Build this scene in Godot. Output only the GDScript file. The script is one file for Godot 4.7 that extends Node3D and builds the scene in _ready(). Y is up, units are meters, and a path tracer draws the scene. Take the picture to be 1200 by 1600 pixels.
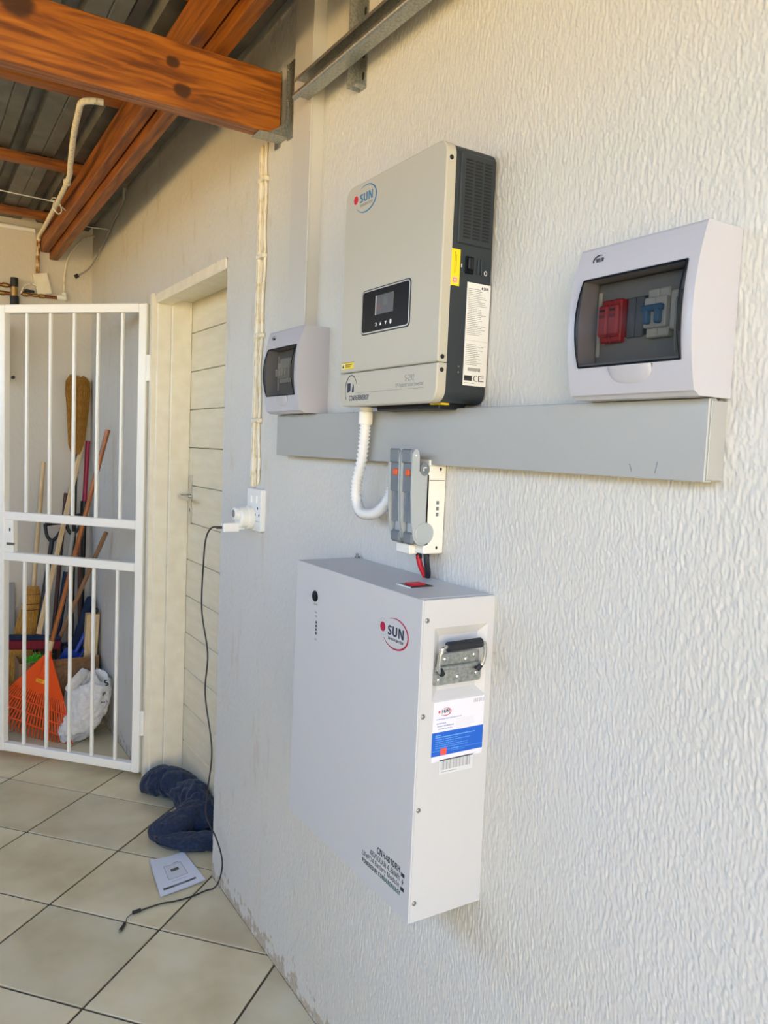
extends Node3D
# World: y up, metres. The plastered house wall is the plane x = 0 (room side is -x); it runs along z, the camera looks towards -z.

# ------------------------------------------------------------------ mesh helpers
class MB:
	var v := PackedVector3Array()
	var n := PackedVector3Array()
	var uv := PackedVector2Array()
	var col := PackedColorArray()
	var ix := PackedInt32Array()
	# convex polygon, turned so that it faces `out`
	func face(pts: Array, out: Vector3) -> void:
		var nn := Vector3.ZERO
		for i in range(1, pts.size() - 1):
			nn += (pts[i] - pts[0]).cross(pts[i + 1] - pts[0])
		if nn.length() < 1e-14: return
		nn = nn.normalized()
		if nn.dot(out) < 0:
			nn = -nn
			pts = pts.duplicate()
			pts.reverse()
		var b := v.size()
		for p in pts:
			v.append(p); n.append(nn); uv.append(Vector2.ZERO)
		for i in range(1, pts.size() - 1):
			ix.append(b); ix.append(b + i + 1); ix.append(b + i)
	func box(c: Vector3, s: Vector3, ch := 0.0, basis := Basis.IDENTITY) -> void:
		var h := s * 0.5
		ch = minf(ch, minf(h.x, minf(h.y, h.z)) * 0.9)
		var k := h - Vector3(ch, ch, ch)
		for ax in 3:
			for sg in [-1.0, 1.0]:
				var a1 := (ax + 1) % 3
				var a2 := (ax + 2) % 3
				var q := []
				for t in [[-1, -1], [1, -1], [1, 1], [-1, 1]]:
					var p := Vector3.ZERO
					p[ax] = h[ax] * sg; p[a1] = k[a1] * t[0]; p[a2] = k[a2] * t[1]
					q.append(c + basis * p)
				var o := Vector3.ZERO
				o[ax] = sg
				face(q, basis * o)
		if ch <= 0.0: return
		for ax in 3:
			var a1 := (ax + 1) % 3
			var a2 := (ax + 2) % 3
			for s1 in [-1.0, 1.0]:
				for s2 in [-1.0, 1.0]:
					var q := []
					for t in [[-1, 0], [1, 0], [1, 1], [-1, 1]]:
						var p := Vector3.ZERO
						p[ax] = k[ax] * t[0]
						if t[1] == 0:
							p[a1] = h[a1] * s1; p[a2] = k[a2] * s2
						else:
							p[a1] = k[a1] * s1; p[a2] = h[a2] * s2
						q.append(c + basis * p)
					var o := Vector3.ZERO
					o[a1] = s1; o[a2] = s2
					face(q, basis * o)
		for sx in [-1.0, 1.0]:
			for sy in [-1.0, 1.0]:
				for sz in [-1.0, 1.0]:
					face([c + basis * Vector3(h.x * sx, k.y * sy, k.z * sz), c + basis * Vector3(k.x * sx, h.y * sy, k.z * sz), c + basis * Vector3(k.x * sx, k.y * sy, h.z * sz)], basis * Vector3(sx, sy, sz))
	# polygon in xy (counter-clockwise), from z0 to z1, front edge chamfered by ch
	func extrude(poly: PackedVector2Array, z0: float, z1: float, ch := 0.0, xf := Transform3D.IDENTITY) -> void:
		if Geometry2D.is_polygon_clockwise(poly): poly.reverse()
		var m := poly.size()
		var inner := poly.duplicate()
		if ch > 0.0:
			for i in m:
				var e0: Vector2 = (poly[i] - poly[(i + m - 1) % m]).normalized()
				var e1: Vector2 = (poly[(i + 1) % m] - poly[i]).normalized()
				var nn: Vector2 = (Vector2(-e0.y, e0.x) + Vector2(-e1.y, e1.x))
				var l := nn.length()
				if l > 0.01: inner[i] = poly[i] + nn / l * ch / maxf(0.4, l * 0.5)
		var zz := z1 - ch
		for i in m:
			var j := (i + 1) % m
			var e: Vector2 = poly[j] - poly[i]
			var o := xf.basis * Vector3(e.y, -e.x, 0)
			face([xf * Vector3(poly[i].x, poly[i].y, z0), xf * Vector3(poly[j].x, poly[j].y, z0), xf * Vector3(poly[j].x, poly[j].y, zz), xf * Vector3(poly[i].x, poly[i].y, zz)], o)
			if ch > 0.0:
				face([xf * Vector3(poly[i].x, poly[i].y, zz), xf * Vector3(poly[j].x, poly[j].y, zz), xf * Vector3(inner[j].x, inner[j].y, z1), xf * Vector3(inner[i].x, inner[i].y, z1)], o + xf.basis * Vector3(0, 0, e.length()))
		for side in 2:
			var pp: PackedVector2Array = poly if side == 0 else inner
			var zc: float = z0 if side == 0 else z1
			var tr := Geometry2D.triangulate_polygon(pp)
			for t in range(0, tr.size(), 3):
				var q := []
				for k in 3: q.append(xf * Vector3(pp[tr[t + k]].x, pp[tr[t + k]].y, zc))
				face(q, xf.basis * Vector3(0, 0, -1.0 if side == 0 else 1.0))
	# swept tube with elliptical sections; ra along `ref`-ish, rb across
	func tube(pts: Array, ra: Array, rb: Array = [], sides := 10, ref := Vector3.ZERO, caps := true) -> void:
		var m := pts.size()
		var fr := ref
		var base := v.size()
		for i in m:
			var t: Vector3 = (pts[mini(i + 1, m - 1)] - pts[maxi(i - 1, 0)]).normalized()
			if fr == Vector3.ZERO:
				fr = Vector3.UP if absf(t.y) < 0.9 else Vector3.RIGHT
			fr = (fr - t * fr.dot(t))
			if fr.length() < 1e-5: fr = t.cross(Vector3(0.3, 0.5, 0.8))
			fr = fr.normalized()
			var sd := t.cross(fr)
			var a: float = ra[mini(i, ra.size() - 1)]
			var b: float = a if rb.is_empty() else rb[mini(i, rb.size() - 1)]
			for k in sides + 1:
				var an := TAU * k / sides
				v.append(pts[i] + fr * cos(an) * a + sd * sin(an) * b)
				n.append((fr * cos(an) * b + sd * sin(an) * a).normalized())
				uv.append(Vector2(float(k) / sides, float(i) / m))
		for i in m - 1:
			for k in sides:
				var p := base + i * (sides + 1) + k
				var q := p + sides + 1
				for w in [p, q, p + 1, p + 1, q, q + 1]: ix.append(w)
		if caps:
			for e in 2:
				var i := 0 if e == 0 else m - 1
				var t: Vector3 = (pts[1] - pts[0]) if e == 0 else (pts[m - 1] - pts[m - 2])
				var q := []
				for k in sides: q.append(v[base + i * (sides + 1) + k])
				face(q, -t if e == 0 else t)
	# profile of (radius, height) spun about an axis
	func lathe(prof: Array, segs := 20, xf := Transform3D.IDENTITY) -> void:
		for i in prof.size() - 1:
			var a: Vector2 = prof[i]
			var b: Vector2 = prof[i + 1]
			var d := (b - a).normalized()
			var base := v.size()
			for k in segs + 1:
				var an := TAU * k / segs
				var c := Vector3(cos(an), 0, sin(an))
				var nn := (c * d.y + Vector3(0, -d.x, 0)).normalized()
				for p in [a, b]:
					v.append(xf * (c * p.x + Vector3(0, p.y, 0))); n.append((xf.basis * nn).normalized()); uv.append(Vector2.ZERO)
			for k in segs:
				var p := base + k * 2
				for w in [p, p + 2, p + 1, p + 1, p + 2, p + 3]: ix.append(w)
	func grid(nu: int, nv: int, f: Callable, with_color := false, fc = null) -> void:
		var base := v.size()
		for j in nv + 1:
			for i in nu + 1:
				v.append(f.call(float(i) / nu, float(j) / nv))
				uv.append(Vector2(float(i) / nu, float(j) / nv))
				if with_color: col.append(fc.call(float(i) / nu, float(j) / nv))
		var w := nu + 1
		for j in nv + 1:
			for i in w:
				var a := v[base + j * w + mini(i + 1, nu)] - v[base + j * w + maxi(i - 1, 0)]
				var b := v[base + mini(j + 1, nv) * w + i] - v[base + maxi(j - 1, 0) * w + i]
				n.append(a.cross(b).normalized())
		for j in nv:
			for i in nu:
				var p := base + j * w + i
				for q in [p, p + w, p + 1, p + 1, p + w, p + w + 1]: ix.append(q)
	func mesh() -> ArrayMesh:
		var arr := []
		arr.resize(Mesh.ARRAY_MAX)
		arr[Mesh.ARRAY_VERTEX] = v
		arr[Mesh.ARRAY_NORMAL] = n
		arr[Mesh.ARRAY_TEX_UV] = uv
		if col.size() == v.size(): arr[Mesh.ARRAY_COLOR] = col
		arr[Mesh.ARRAY_INDEX] = ix
		var am := ArrayMesh.new()
		am.add_surface_from_arrays(Mesh.PRIMITIVE_TRIANGLES, arr)
		return am

var used := {}
func numbered(called: String) -> String:
	if not used.has(called):
		used[called] = 0
		return called
	used[called] += 1
	return "%s_%03d" % [called, used[called]]
func tag(o: Node, label: String, category := "", group := "") -> void:
	o.set_meta("label", label)
	if category: o.set_meta("category", category)
	if group: o.set_meta("group", group)
func thing(called: String, label: String, category: String, at: Vector3, turn := 0.0, group := "") -> Node3D:
	var o := Node3D.new()
	o.name = numbered(called)
	add_child(o)
	o.position = at
	o.rotation.y = turn
	tag(o, label, category, group)
	return o
func on_wall(called: String, label: String, category: String, y: float, z: float, group := "") -> Node3D:
	# local x = world +z, local z = out of the wall
	return thing(called, label, category, Vector3(0, y, z), -PI / 2, group)
func put(called: String, mesh: Mesh, m: Material, parent: Node = null, at := Vector3.ZERO) -> MeshInstance3D:
	var o := MeshInstance3D.new()
	o.mesh = mesh
	o.material_override = m
	o.position = at
	if parent == null or parent == self:
		o.name = numbered(called)
		add_child(o)
	else:
		o.name = called
		parent.add_child(o, true)
	return o
func box(called: String, c: Vector3, s: Vector3, ch: float, m: Material, parent: Node = null) -> MeshInstance3D:
	var b := MB.new()
	b.box(Vector3.ZERO, s, ch)
	return put(called, b.mesh(), m, parent, c)
func structure(o: Node) -> Node:
	o.set_meta("kind", "structure")
	return o
func tube(called: String, pts: Array, r: float, m: Material, parent: Node = null, sides := 10) -> MeshInstance3D:
	var b := MB.new()
	b.tube(pts, [r], [], sides)
	return put(called, b.mesh(), m, parent)
func smooth(pts: Array, k := 6) -> Array:
	var o := []
	for i in pts.size() - 1:
		var p0: Vector3 = pts[maxi(i - 1, 0)]
		var p1: Vector3 = pts[i]
		var p2: Vector3 = pts[i + 1]
		var p3: Vector3 = pts[mini(i + 2, pts.size() - 1)]
		for j in k: o.append(p1.cubic_interpolate(p2, p0, p3, float(j) / k))
	o.append(pts[-1])
	return o
func rrect(w: float, h: float, r: float, k := 6, c := Vector2.ZERO) -> PackedVector2Array:
	var o := PackedVector2Array()
	for q in [[1, -1, -PI / 2], [1, 1, 0.0], [-1, 1, PI / 2], [-1, -1, PI]]:
		for i in k + 1:
			var an: float = q[2] + PI / 2 * i / k
			o.append(c + Vector2(q[0] * (w / 2 - r) + cos(an) * r, q[1] * (h / 2 - r) + sin(an) * r))
	return o
func plate(called: String, poly: PackedVector2Array, z0: float, z1: float, ch: float, m: Material, parent: Node, at := Vector3.ZERO) -> MeshInstance3D:
	var b := MB.new()
	b.extrude(poly, z0, z1, ch)
	return put(called, b.mesh(), m, parent, at)
func arc_band(c: Vector2, rx: float, ry: float, a0: float, a1: float, w0: float, w1: float, k := 36) -> PackedVector2Array:
	# crescent-like band: widest in the middle
	var o := PackedVector2Array()
	var inn := PackedVector2Array()
	for i in k + 1:
		var t := float(i) / k
		var an := lerpf(a0, a1, t)
		var w := lerpf(w0, w1, sin(t * PI))
		var d := Vector2(cos(an), sin(an))
		o.append(c + Vector2(d.x * (rx + w / 2), d.y * (ry + w / 2)))
		inn.append(c + Vector2(d.x * (rx - w / 2), d.y * (ry - w / 2)))
	inn.reverse()
	o.append_array(inn)
	return o
func disc(rx: float, ry: float, c := Vector2.ZERO, k := 20) -> PackedVector2Array:
	var o := PackedVector2Array()
	for i in k: o.append(c + Vector2(cos(TAU * i / k) * rx, sin(TAU * i / k) * ry))
	return o
func ngon(r: float, k: int) -> PackedVector2Array:
	return disc(r, r, Vector2.ZERO, k)

# ------------------------------------------------------------------ materials
var font_plain: SystemFont
var font_bold: SystemFont
func letters(called: String, s: String, w: float, h: float, m: Material, parent: Node, c: Vector3, bold := true, turn_z := 0.0) -> MeshInstance3D:
	var t := TextMesh.new()
	t.text = s
	t.font = font_bold if bold else font_plain
	t.font_size = 48
	t.pixel_size = 0.001
	t.depth = 0.0005
	t.curve_step = 1.0
	var bb := t.get_aabb()
	var o := put(called, t, m, parent)
	var k := Vector3(w / bb.size.x, h / bb.size.y, 1.0)
	o.transform = Transform3D(Basis(Vector3(0, 0, 1), turn_z).scaled_local(k), c - Basis(Vector3(0, 0, 1), turn_z) * (bb.get_center() * k * Vector3(1, 1, 0)))
	return o
func mat(c: Color, rough := 0.6, metal := 0.0, spec := 0.5) -> StandardMaterial3D:
	var m := StandardMaterial3D.new()
	m.albedo_color = c
	m.roughness = rough
	m.metallic = metal
	m.metallic_specular = spec
	return m
func rgb(r: float, g: float, b: float) -> Color:
	return Color(r / 255.0, g / 255.0, b / 255.0)
func noise(seed_: int, freq: float, oct := 4) -> FastNoiseLite:
	var f := FastNoiseLite.new()
	f.seed = seed_
	f.noise_type = FastNoiseLite.TYPE_SIMPLEX_SMOOTH
	f.frequency = freq
	f.fractal_octaves = oct
	return f
func ramp_tex(seed_: int, freq: float, stops: Array, size := 512, oct := 4) -> ImageTexture:
	# seamless noise run through a colour ramp
	var im := noise(seed_, freq, oct).get_seamless_image(size, size)
	var out := Image.create(size, size, false, Image.FORMAT_RGB8)
	var g := Gradient.new()
	var offs := PackedFloat32Array()
	var cols := PackedColorArray()
	for s in stops:
		offs.append(s[0]); cols.append(s[1])
	g.offsets = offs
	g.colors = cols
	var lut := []
	for i in 256: lut.append(g.sample(i / 255.0))
	var d := im.get_data()
	for y in size:
		for x in size: out.set_pixel(x, y, lut[d[y * size + x]])
	return ImageTexture.create_from_image(out)
func normal_tex(seed_: int, freq: float, size := 512, oct := 4, bump := 6.0) -> ImageTexture:
	var im := noise(seed_, freq, oct).get_seamless_image(size, size)
	im.convert(Image.FORMAT_RGBA8)
	im.bump_map_to_normal_map(bump)
	return ImageTexture.create_from_image(im)
func tri(m: StandardMaterial3D, tex: Texture2D, sc: Vector3, off := Vector3.ZERO, nrm: Texture2D = null, ns := 1.0, world := false) -> StandardMaterial3D:
	if tex: m.albedo_texture = tex
	m.uv1_triplanar = true
	m.uv1_world_triplanar = world
	m.uv1_scale = sc
	m.uv1_offset = off
	m.uv1_triplanar_sharpness = 4.0
	if nrm:
		m.normal_enabled = true
		m.normal_texture = nrm
		m.normal_scale = ns
	return m
var M := {}
func make_materials() -> void:
	font_plain = SystemFont.new()
	font_plain.font_names = PackedStringArray(["Droid Sans"])
	font_bold = SystemFont.new()
	font_bold.font_names = PackedStringArray(["Droid Sans"])
	font_bold.font_weight = 700
	var W := Color(1, 1, 1)
	M.plaster = mat(W, 0.75, 0, 0.35)
	M.plaster.vertex_color_use_as_albedo = true
	M.plaster_flat = tri(mat(rgb(212, 206, 192), 0.8, 0, 0.3), null, Vector3(5, 2, 5), Vector3.ZERO, normal_tex(5, 0.02, 512, 4, 5.0), 0.3)
	var mottle := ramp_tex(11, 0.006, [[0.0, rgb(206, 188, 150)], [0.35, rgb(220, 206, 168)], [0.6, rgb(230, 217, 180)], [1.0, rgb(236, 226, 194)]], 512, 5)
	for i in 4:
		M["tile%d" % i] = tri(mat([rgb(240, 238, 236), rgb(250, 246, 240), rgb(244, 240, 230), rgb(236, 234, 228)][i], 0.32, 0, 0.5), mottle, Vector3(0.9, 0.9, 0.9), Vector3(0.37 * i, 0, 0.61 * i), null, 1.0, true)
	M.grout = tri(mat(W, 0.9), ramp_tex(12, 0.03, [[0.0, rgb(70, 58, 45)], [1.0, rgb(112, 96, 78)]], 256), Vector3(3, 3, 3), Vector3.ZERO, null, 1.0, true)
	# pine, grain along local x
	var grain := ramp_tex(21, 0.012, [[0.0, rgb(92, 46, 11)], [0.3, rgb(120, 65, 15)], [0.5, rgb(141, 79, 18)], [0.75, rgb(155, 90, 22)], [1.0, rgb(168, 104, 31)]], 512, 4)
	M.rafter = tri(mat(W, 0.5), grain, Vector3(0.5, 7, 7))
	M.sheet = tri(mat(W, 0.45, 0.55), ramp_tex(23, 0.02, [[0.0, rgb(92, 92, 88)], [1.0, rgb(128, 127, 120)]], 256), Vector3(1.2, 1.2, 1.2))
	M.galv = tri(mat(W, 0.38, 0.85), ramp_tex(24, 0.05, [[0.0, rgb(140, 145, 142)], [0.5, rgb(170, 174, 170)], [1.0, rgb(196, 199, 194)]], 256, 3), Vector3(8, 8, 8))
	M.steel = mat(rgb(205, 205, 202), 0.25, 0.95)
	M.bolt = mat(rgb(150, 150, 148), 0.35, 0.9)
	M.cream = tri(mat(W, 0.42), ramp_tex(25, 0.02, [[0.0, rgb(228, 220, 196)], [1.0, rgb(240, 234, 214)]], 256), Vector3(2, 2, 2))
	M.door = tri(mat(W, 0.5), ramp_tex(26, 0.015, [[0.0, rgb(224, 212, 180)], [1.0, rgb(236, 226, 198)]], 256), Vector3(6, 6, 1))
	M.gate = mat(rgb(246, 243, 232), 0.35)
	M.pvc = mat(rgb(164, 166, 162), 0.42)
	M.trunk_white = mat(rgb(196, 195, 188), 0.42)
	M.pvc_white = mat(rgb(232, 232, 228), 0.4)
	M.box_white = mat(rgb(184, 184, 190), 0.32)
	M.case_grey = mat(rgb(184, 180, 164), 0.5)
	M.case_dark = mat(rgb(40, 47, 52), 0.5)
	M.black = mat(rgb(16, 18, 20), 0.45)
	M.black_gloss = mat(rgb(12, 18, 24), 0.28, 0.0, 0.25)
	M.silver = mat(rgb(190, 190, 184), 0.3, 0.6)
	M.battery = mat(rgb(196, 197, 197), 0.42)
	M.red = mat(rgb(205, 28, 48), 0.4)
	M.red_print = mat(rgb(176, 20, 62), 0.5)
	M.blue_print = mat(rgb(38, 112, 158), 0.5)
	M.navy = mat(rgb(18, 36, 62), 0.5)
	M.ink = mat(rgb(30, 36, 44), 0.6)
	M.ink_soft = mat(rgb(130, 130, 126), 0.6)
	M.grey_lever = mat(rgb(168, 176, 178), 0.4)
	M.grey_dark = mat(rgb(112, 120, 126), 0.4)
	M.ivory = mat(rgb(234, 233, 222), 0.45)
	M.orange = mat(rgb(222, 92, 40), 0.4)
	M.yellow = mat(rgb(236, 206, 20), 0.5)
	M.rubber = mat(rgb(26, 30, 36), 0.6)
	M.cable = mat(rgb(42, 40, 40), 0.5)
	M.glass = mat(Color(0.03, 0.035, 0.04, 0.6), 0.3, 0.0, 0.25)
	M.glass.transparency = BaseMaterial3D.TRANSPARENCY_ALPHA
	M.clear = mat(Color(0.55, 0.6, 0.64, 0.45), 0.1)
	M.clear.transparency = BaseMaterial3D.TRANSPARENCY_ALPHA
	M.denim = tri(mat(W, 0.9), ramp_tex(31, 0.03, [[0.0, rgb(10, 22, 42)], [0.5, rgb(18, 36, 64)], [1.0, rgb(36, 60, 94)]], 512, 5), Vector3(4, 4, 4), Vector3.ZERO, normal_tex(32, 0.15, 256, 3, 3.0), 0.5)
	M.denim.rim_enabled = true
	M.denim.rim = 0.3
	M.sack = tri(mat(W, 0.6), ramp_tex(33, 0.03, [[0.0, rgb(206, 204, 200)], [1.0, rgb(236, 234, 230)]], 256), Vector3(5, 5, 5), Vector3.ZERO, normal_tex(34, 0.12, 256, 2, 3.0), 0.6)
	M.straw = tri(mat(W, 0.8), ramp_tex(35, 0.03, [[0.0, rgb(150, 100, 36)], [0.5, rgb(196, 146, 64)], [1.0, rgb(222, 180, 98)]], 256), Vector3(30, 3, 30))
	M.coir = tri(mat(W, 0.9), ramp_tex(36, 0.03, [[0.0, rgb(120, 78, 24)], [0.5, rgb(164, 116, 44)], [1.0, rgb(196, 148, 70)]], 256), Vector3(40, 4, 40))
	M.pale_wood = tri(mat(W, 0.6), ramp_tex(37, 0.02, [[0.0, rgb(196, 164, 116)], [1.0, rgb(226, 202, 158)]], 256), Vector3(20, 2, 20))
	M.bamboo = tri(mat(W, 0.3), ramp_tex(38, 0.02, [[0.0, rgb(134, 70, 24)], [1.0, rgb(186, 112, 48)]], 256), Vector3(20, 2, 20))
	M.brown_wood = tri(mat(W, 0.6), ramp_tex(39, 0.02, [[0.0, rgb(120, 88, 62)], [1.0, rgb(160, 124, 88)]], 256), Vector3(20, 2, 20))
	M.dark_wood = tri(mat(W, 0.6), ramp_tex(40, 0.02, [[0.0, rgb(66, 42, 38)], [1.0, rgb(98, 66, 58)]], 256), Vector3(20, 2, 20))
	M.rake = mat(rgb(238, 84, 22), 0.4)
	M.rake.backlight_enabled = true
	M.rake.backlight = Color(0.25, 0.07, 0.0)
	M.magenta = mat(rgb(160, 24, 66), 0.4)
	M.bristle_red = tri(mat(W, 0.8), ramp_tex(41, 0.04, [[0.0, rgb(92, 12, 28)], [1.0, rgb(150, 24, 46)]], 256), Vector3(40, 4, 40))
	M.navy_cloth = mat(rgb(20, 36, 66), 0.85)
	M.blue_plastic = mat(rgb(24, 62, 150), 0.4)
	M.green = mat(rgb(96, 200, 52), 0.6)
	M.card = tri(mat(W, 0.85), ramp_tex(42, 0.03, [[0.0, rgb(140, 104, 70)], [1.0, rgb(170, 132, 94)]], 256), Vector3(4, 4, 4))
	M.grey_board = mat(rgb(150, 148, 144), 0.7)
	M.copper = mat(rgb(150, 84, 52), 0.35, 0.8)
	M.brass = mat(rgb(170, 140, 84), 0.35, 0.8)
	M.rust_paint = tri(mat(W, 0.6), ramp_tex(43, 0.03, [[0.0, rgb(110, 62, 24)], [0.42, rgb(150, 96, 40)], [0.52, rgb(214, 196, 158)], [1.0, rgb(228, 216, 184)]], 256), Vector3(8, 2.5, 8))
	M.old_paint = tri(mat(W, 0.6), ramp_tex(44, 0.03, [[0.0, rgb(176, 150, 104)], [0.25, rgb(216, 202, 166)], [0.5, rgb(234, 226, 204)], [1.0, rgb(238, 232, 214)]], 256), Vector3(8, 2.5, 8))
	M.paper = mat(rgb(228, 230, 236), 0.6)
	M.string = mat(rgb(226, 226, 220), 0.8)
	M.ground = tri(mat(W, 0.9), ramp_tex(45, 0.02, [[0.0, rgb(184, 156, 98)], [1.0, rgb(212, 184, 120)]], 256), Vector3(0.5, 0.5, 0.5))
	M.added_side_wall = mat(rgb(222, 212, 178), 0.85)
	M.bounce_wall = mat(rgb(222, 224, 222), 0.85)

# flat print drawn into an image
func print_tex(w: int, h: int, bg: Color, rects: Array) -> StandardMaterial3D:
	var im := Image.create(w, h, false, Image.FORMAT_RGB8)
	im.fill(bg)
	for r in rects: im.fill_rect(Rect2i(r[0], r[1], r[2], r[3]), r[4])
	var m := mat(Color(1, 1, 1), 0.45)
	m.albedo_texture = ImageTexture.create_from_image(im)
	return m
func sticker(called: String, w: float, h: float, c: Vector3, m: Material, parent: Node, t := 0.0006) -> MeshInstance3D:
	var b := MB.new()
	b.box(Vector3(0, 0, t / 2), Vector3(w, h, t))
	for i in b.v.size():
		b.uv[i] = Vector2(b.v[i].x / w + 0.5, 0.5 - b.v[i].y / h)
	return put(called, b.mesh(), m, parent, c)
func fine_lines(rng: RandomNumberGenerator, rects: Array, x: int, y: int, w: int, dy: int, count: int, th: int, c: Color) -> void:
	# rows of small print, broken into words
	for i in count:
		var px := x
		var stop := x + int(w * rng.randf_range(0.55, 1.0))
		while px < stop:
			var l := rng.randi_range(4, 14)
			rects.append([px, y + i * dy, mini(l, stop - px), th, c])
			px += l + 3

# ------------------------------------------------------------------ the scene
var n_streak: FastNoiseLite
var n_fine: FastNoiseLite
var n_blot: FastNoiseLite
var n_warp: FastNoiseLite
func relief(z: float, y: float) -> float:
	# trowel- and brush-dragged plaster: long upright ridges, broken by rough lumps
	var wz := z + 0.003 * n_warp.get_noise_2d(z * 7.0, y * 5.0)
	var a := 0.5 + 0.5 * n_streak.get_noise_2d(wz * 195.0, y * 27.0)
	var b := n_fine.get_noise_2d(z * 210.0, y * 90.0)
	var c := 0.5 + 0.5 * n_blot.get_noise_2d(z * 3.0, y * 2.2)
	var scar := Vector2(z + 2.68, y - 2.26).length()
	if scar < 0.09: b += 4.0 * (1.0 - scar / 0.09) * n_fine.get_noise_2d(z * 60.0, y * 40.0)
	return 0.0004 + 0.0028 * a * (0.45 + 0.8 * c) + 0.0009 * b + 0.0005 * n_fine.get_noise_2d(z * 420.0 + 7.0, y * 230.0)
func paint(z: float, y: float) -> Color:
	var c := Color(0.62, 0.605, 0.54)
	var t := n_blot.get_noise_2d(z * 1.3 + 40.0, y * 1.1)
	c = c.lerp(Color(0.63, 0.62, 0.575), clampf(0.5 + t, 0, 1))
	# splashed dirt along the foot of the wall, in ragged patches
	var d := n_fine.get_noise_2d(z * 14.0 + 9.0, y * 20.0) + 0.6 * n_streak.get_noise_2d(z * 40.0, y * 9.0)
	if d * 0.07 + 0.03 > y: c = c.lerp(Color(0.36, 0.28, 0.17), 0.6 + 0.3 * n_fine.get_noise_2d(z * 60.0, y * 60.0))
	# old stained paint round the doorway and beyond it
	if z < -2.05:
		var s := n_streak.get_noise_2d(z * 8.0 + 3.0, y * 2.0) + 0.4 * n_fine.get_noise_2d(z * 30.0, y * 8.0)
		if s > 0.30: c = c.lerp(Color(0.56, 0.49, 0.37), 0.14)
		if s > 0.55: c = c.lerp(Color(0.46, 0.38, 0.26), 0.2)
	return c
func wall_panel(b: MB, z0: float, z1: float, y0: float, y1: float, nz: int, ny: int) -> void:
	b.grid(nz, ny, func(s, t): return Vector3(-relief(lerpf(z0, z1, s), lerpf(y0, y1, t)), lerpf(y0, y1, t), lerpf(z0, z1, s)), true, func(s, t): return paint(lerpf(z0, z1, s), lerpf(y0, y1, t)))

func _ready() -> void:
	# camera
	var cam := Camera3D.new()
	cam.name = "camera"
	cam.position = Vector3(-0.9172, 1.5, 0)
	cam.rotation_degrees = Vector3(-4.4797, -31.948, 2.421)
	cam.fov = 66.65
	cam.near = 0.02
	cam.far = 200
	add_child(cam)
	# sky, sun, exposure
	var sky_m := ProceduralSkyMaterial.new()
	sky_m.sky_top_color = Color(0.55, 0.72, 0.97)
	sky_m.sky_horizon_color = Color(0.90, 0.955, 0.99)
	sky_m.sky_curve = 0.2
	sky_m.ground_bottom_color = Color(0.45, 0.4, 0.33)
	sky_m.ground_horizon_color = Color(0.75, 0.74, 0.7)
	sky_m.sky_energy_multiplier = 1.1
	var sky := Sky.new()
	sky.sky_material = sky_m
	var env := Environment.new()
	env.background_mode = Environment.BG_SKY
	env.sky = sky
	env.tonemap_mode = Environment.TONE_MAPPER_LINEAR
	env.tonemap_exposure = 4.6
	env.sdfgi_enabled = true
	env.ssao_enabled = true
	env.ssil_enabled = true
	var we := WorldEnvironment.new()
	we.name = "sky_and_exposure"
	we.environment = env
	add_child(we)
	var sun := DirectionalLight3D.new()
	sun.name = "sun"
	sun.light_color = Color(1.0, 0.885, 0.63)
	sun.light_energy = 2.8
	sun.light_angular_distance = 0.6
	sun.shadow_enabled = true
	sun.look_at_from_position(Vector3(2.5, 7, -5), Vector3.ZERO)
	add_child(sun)

	make_materials()
	n_streak = noise(101, 1.0, 3)
	n_fine = noise(102, 1.0, 2)
	n_blot = noise(103, 1.0, 3)
	n_warp = noise(104, 1.0, 2)
	build_setting()
	build_roof()
	build_door()
	build_gate()
	build_wall_gear()
	build_back_wall_gear()
	build_corner()
	build_floor_things()

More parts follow.
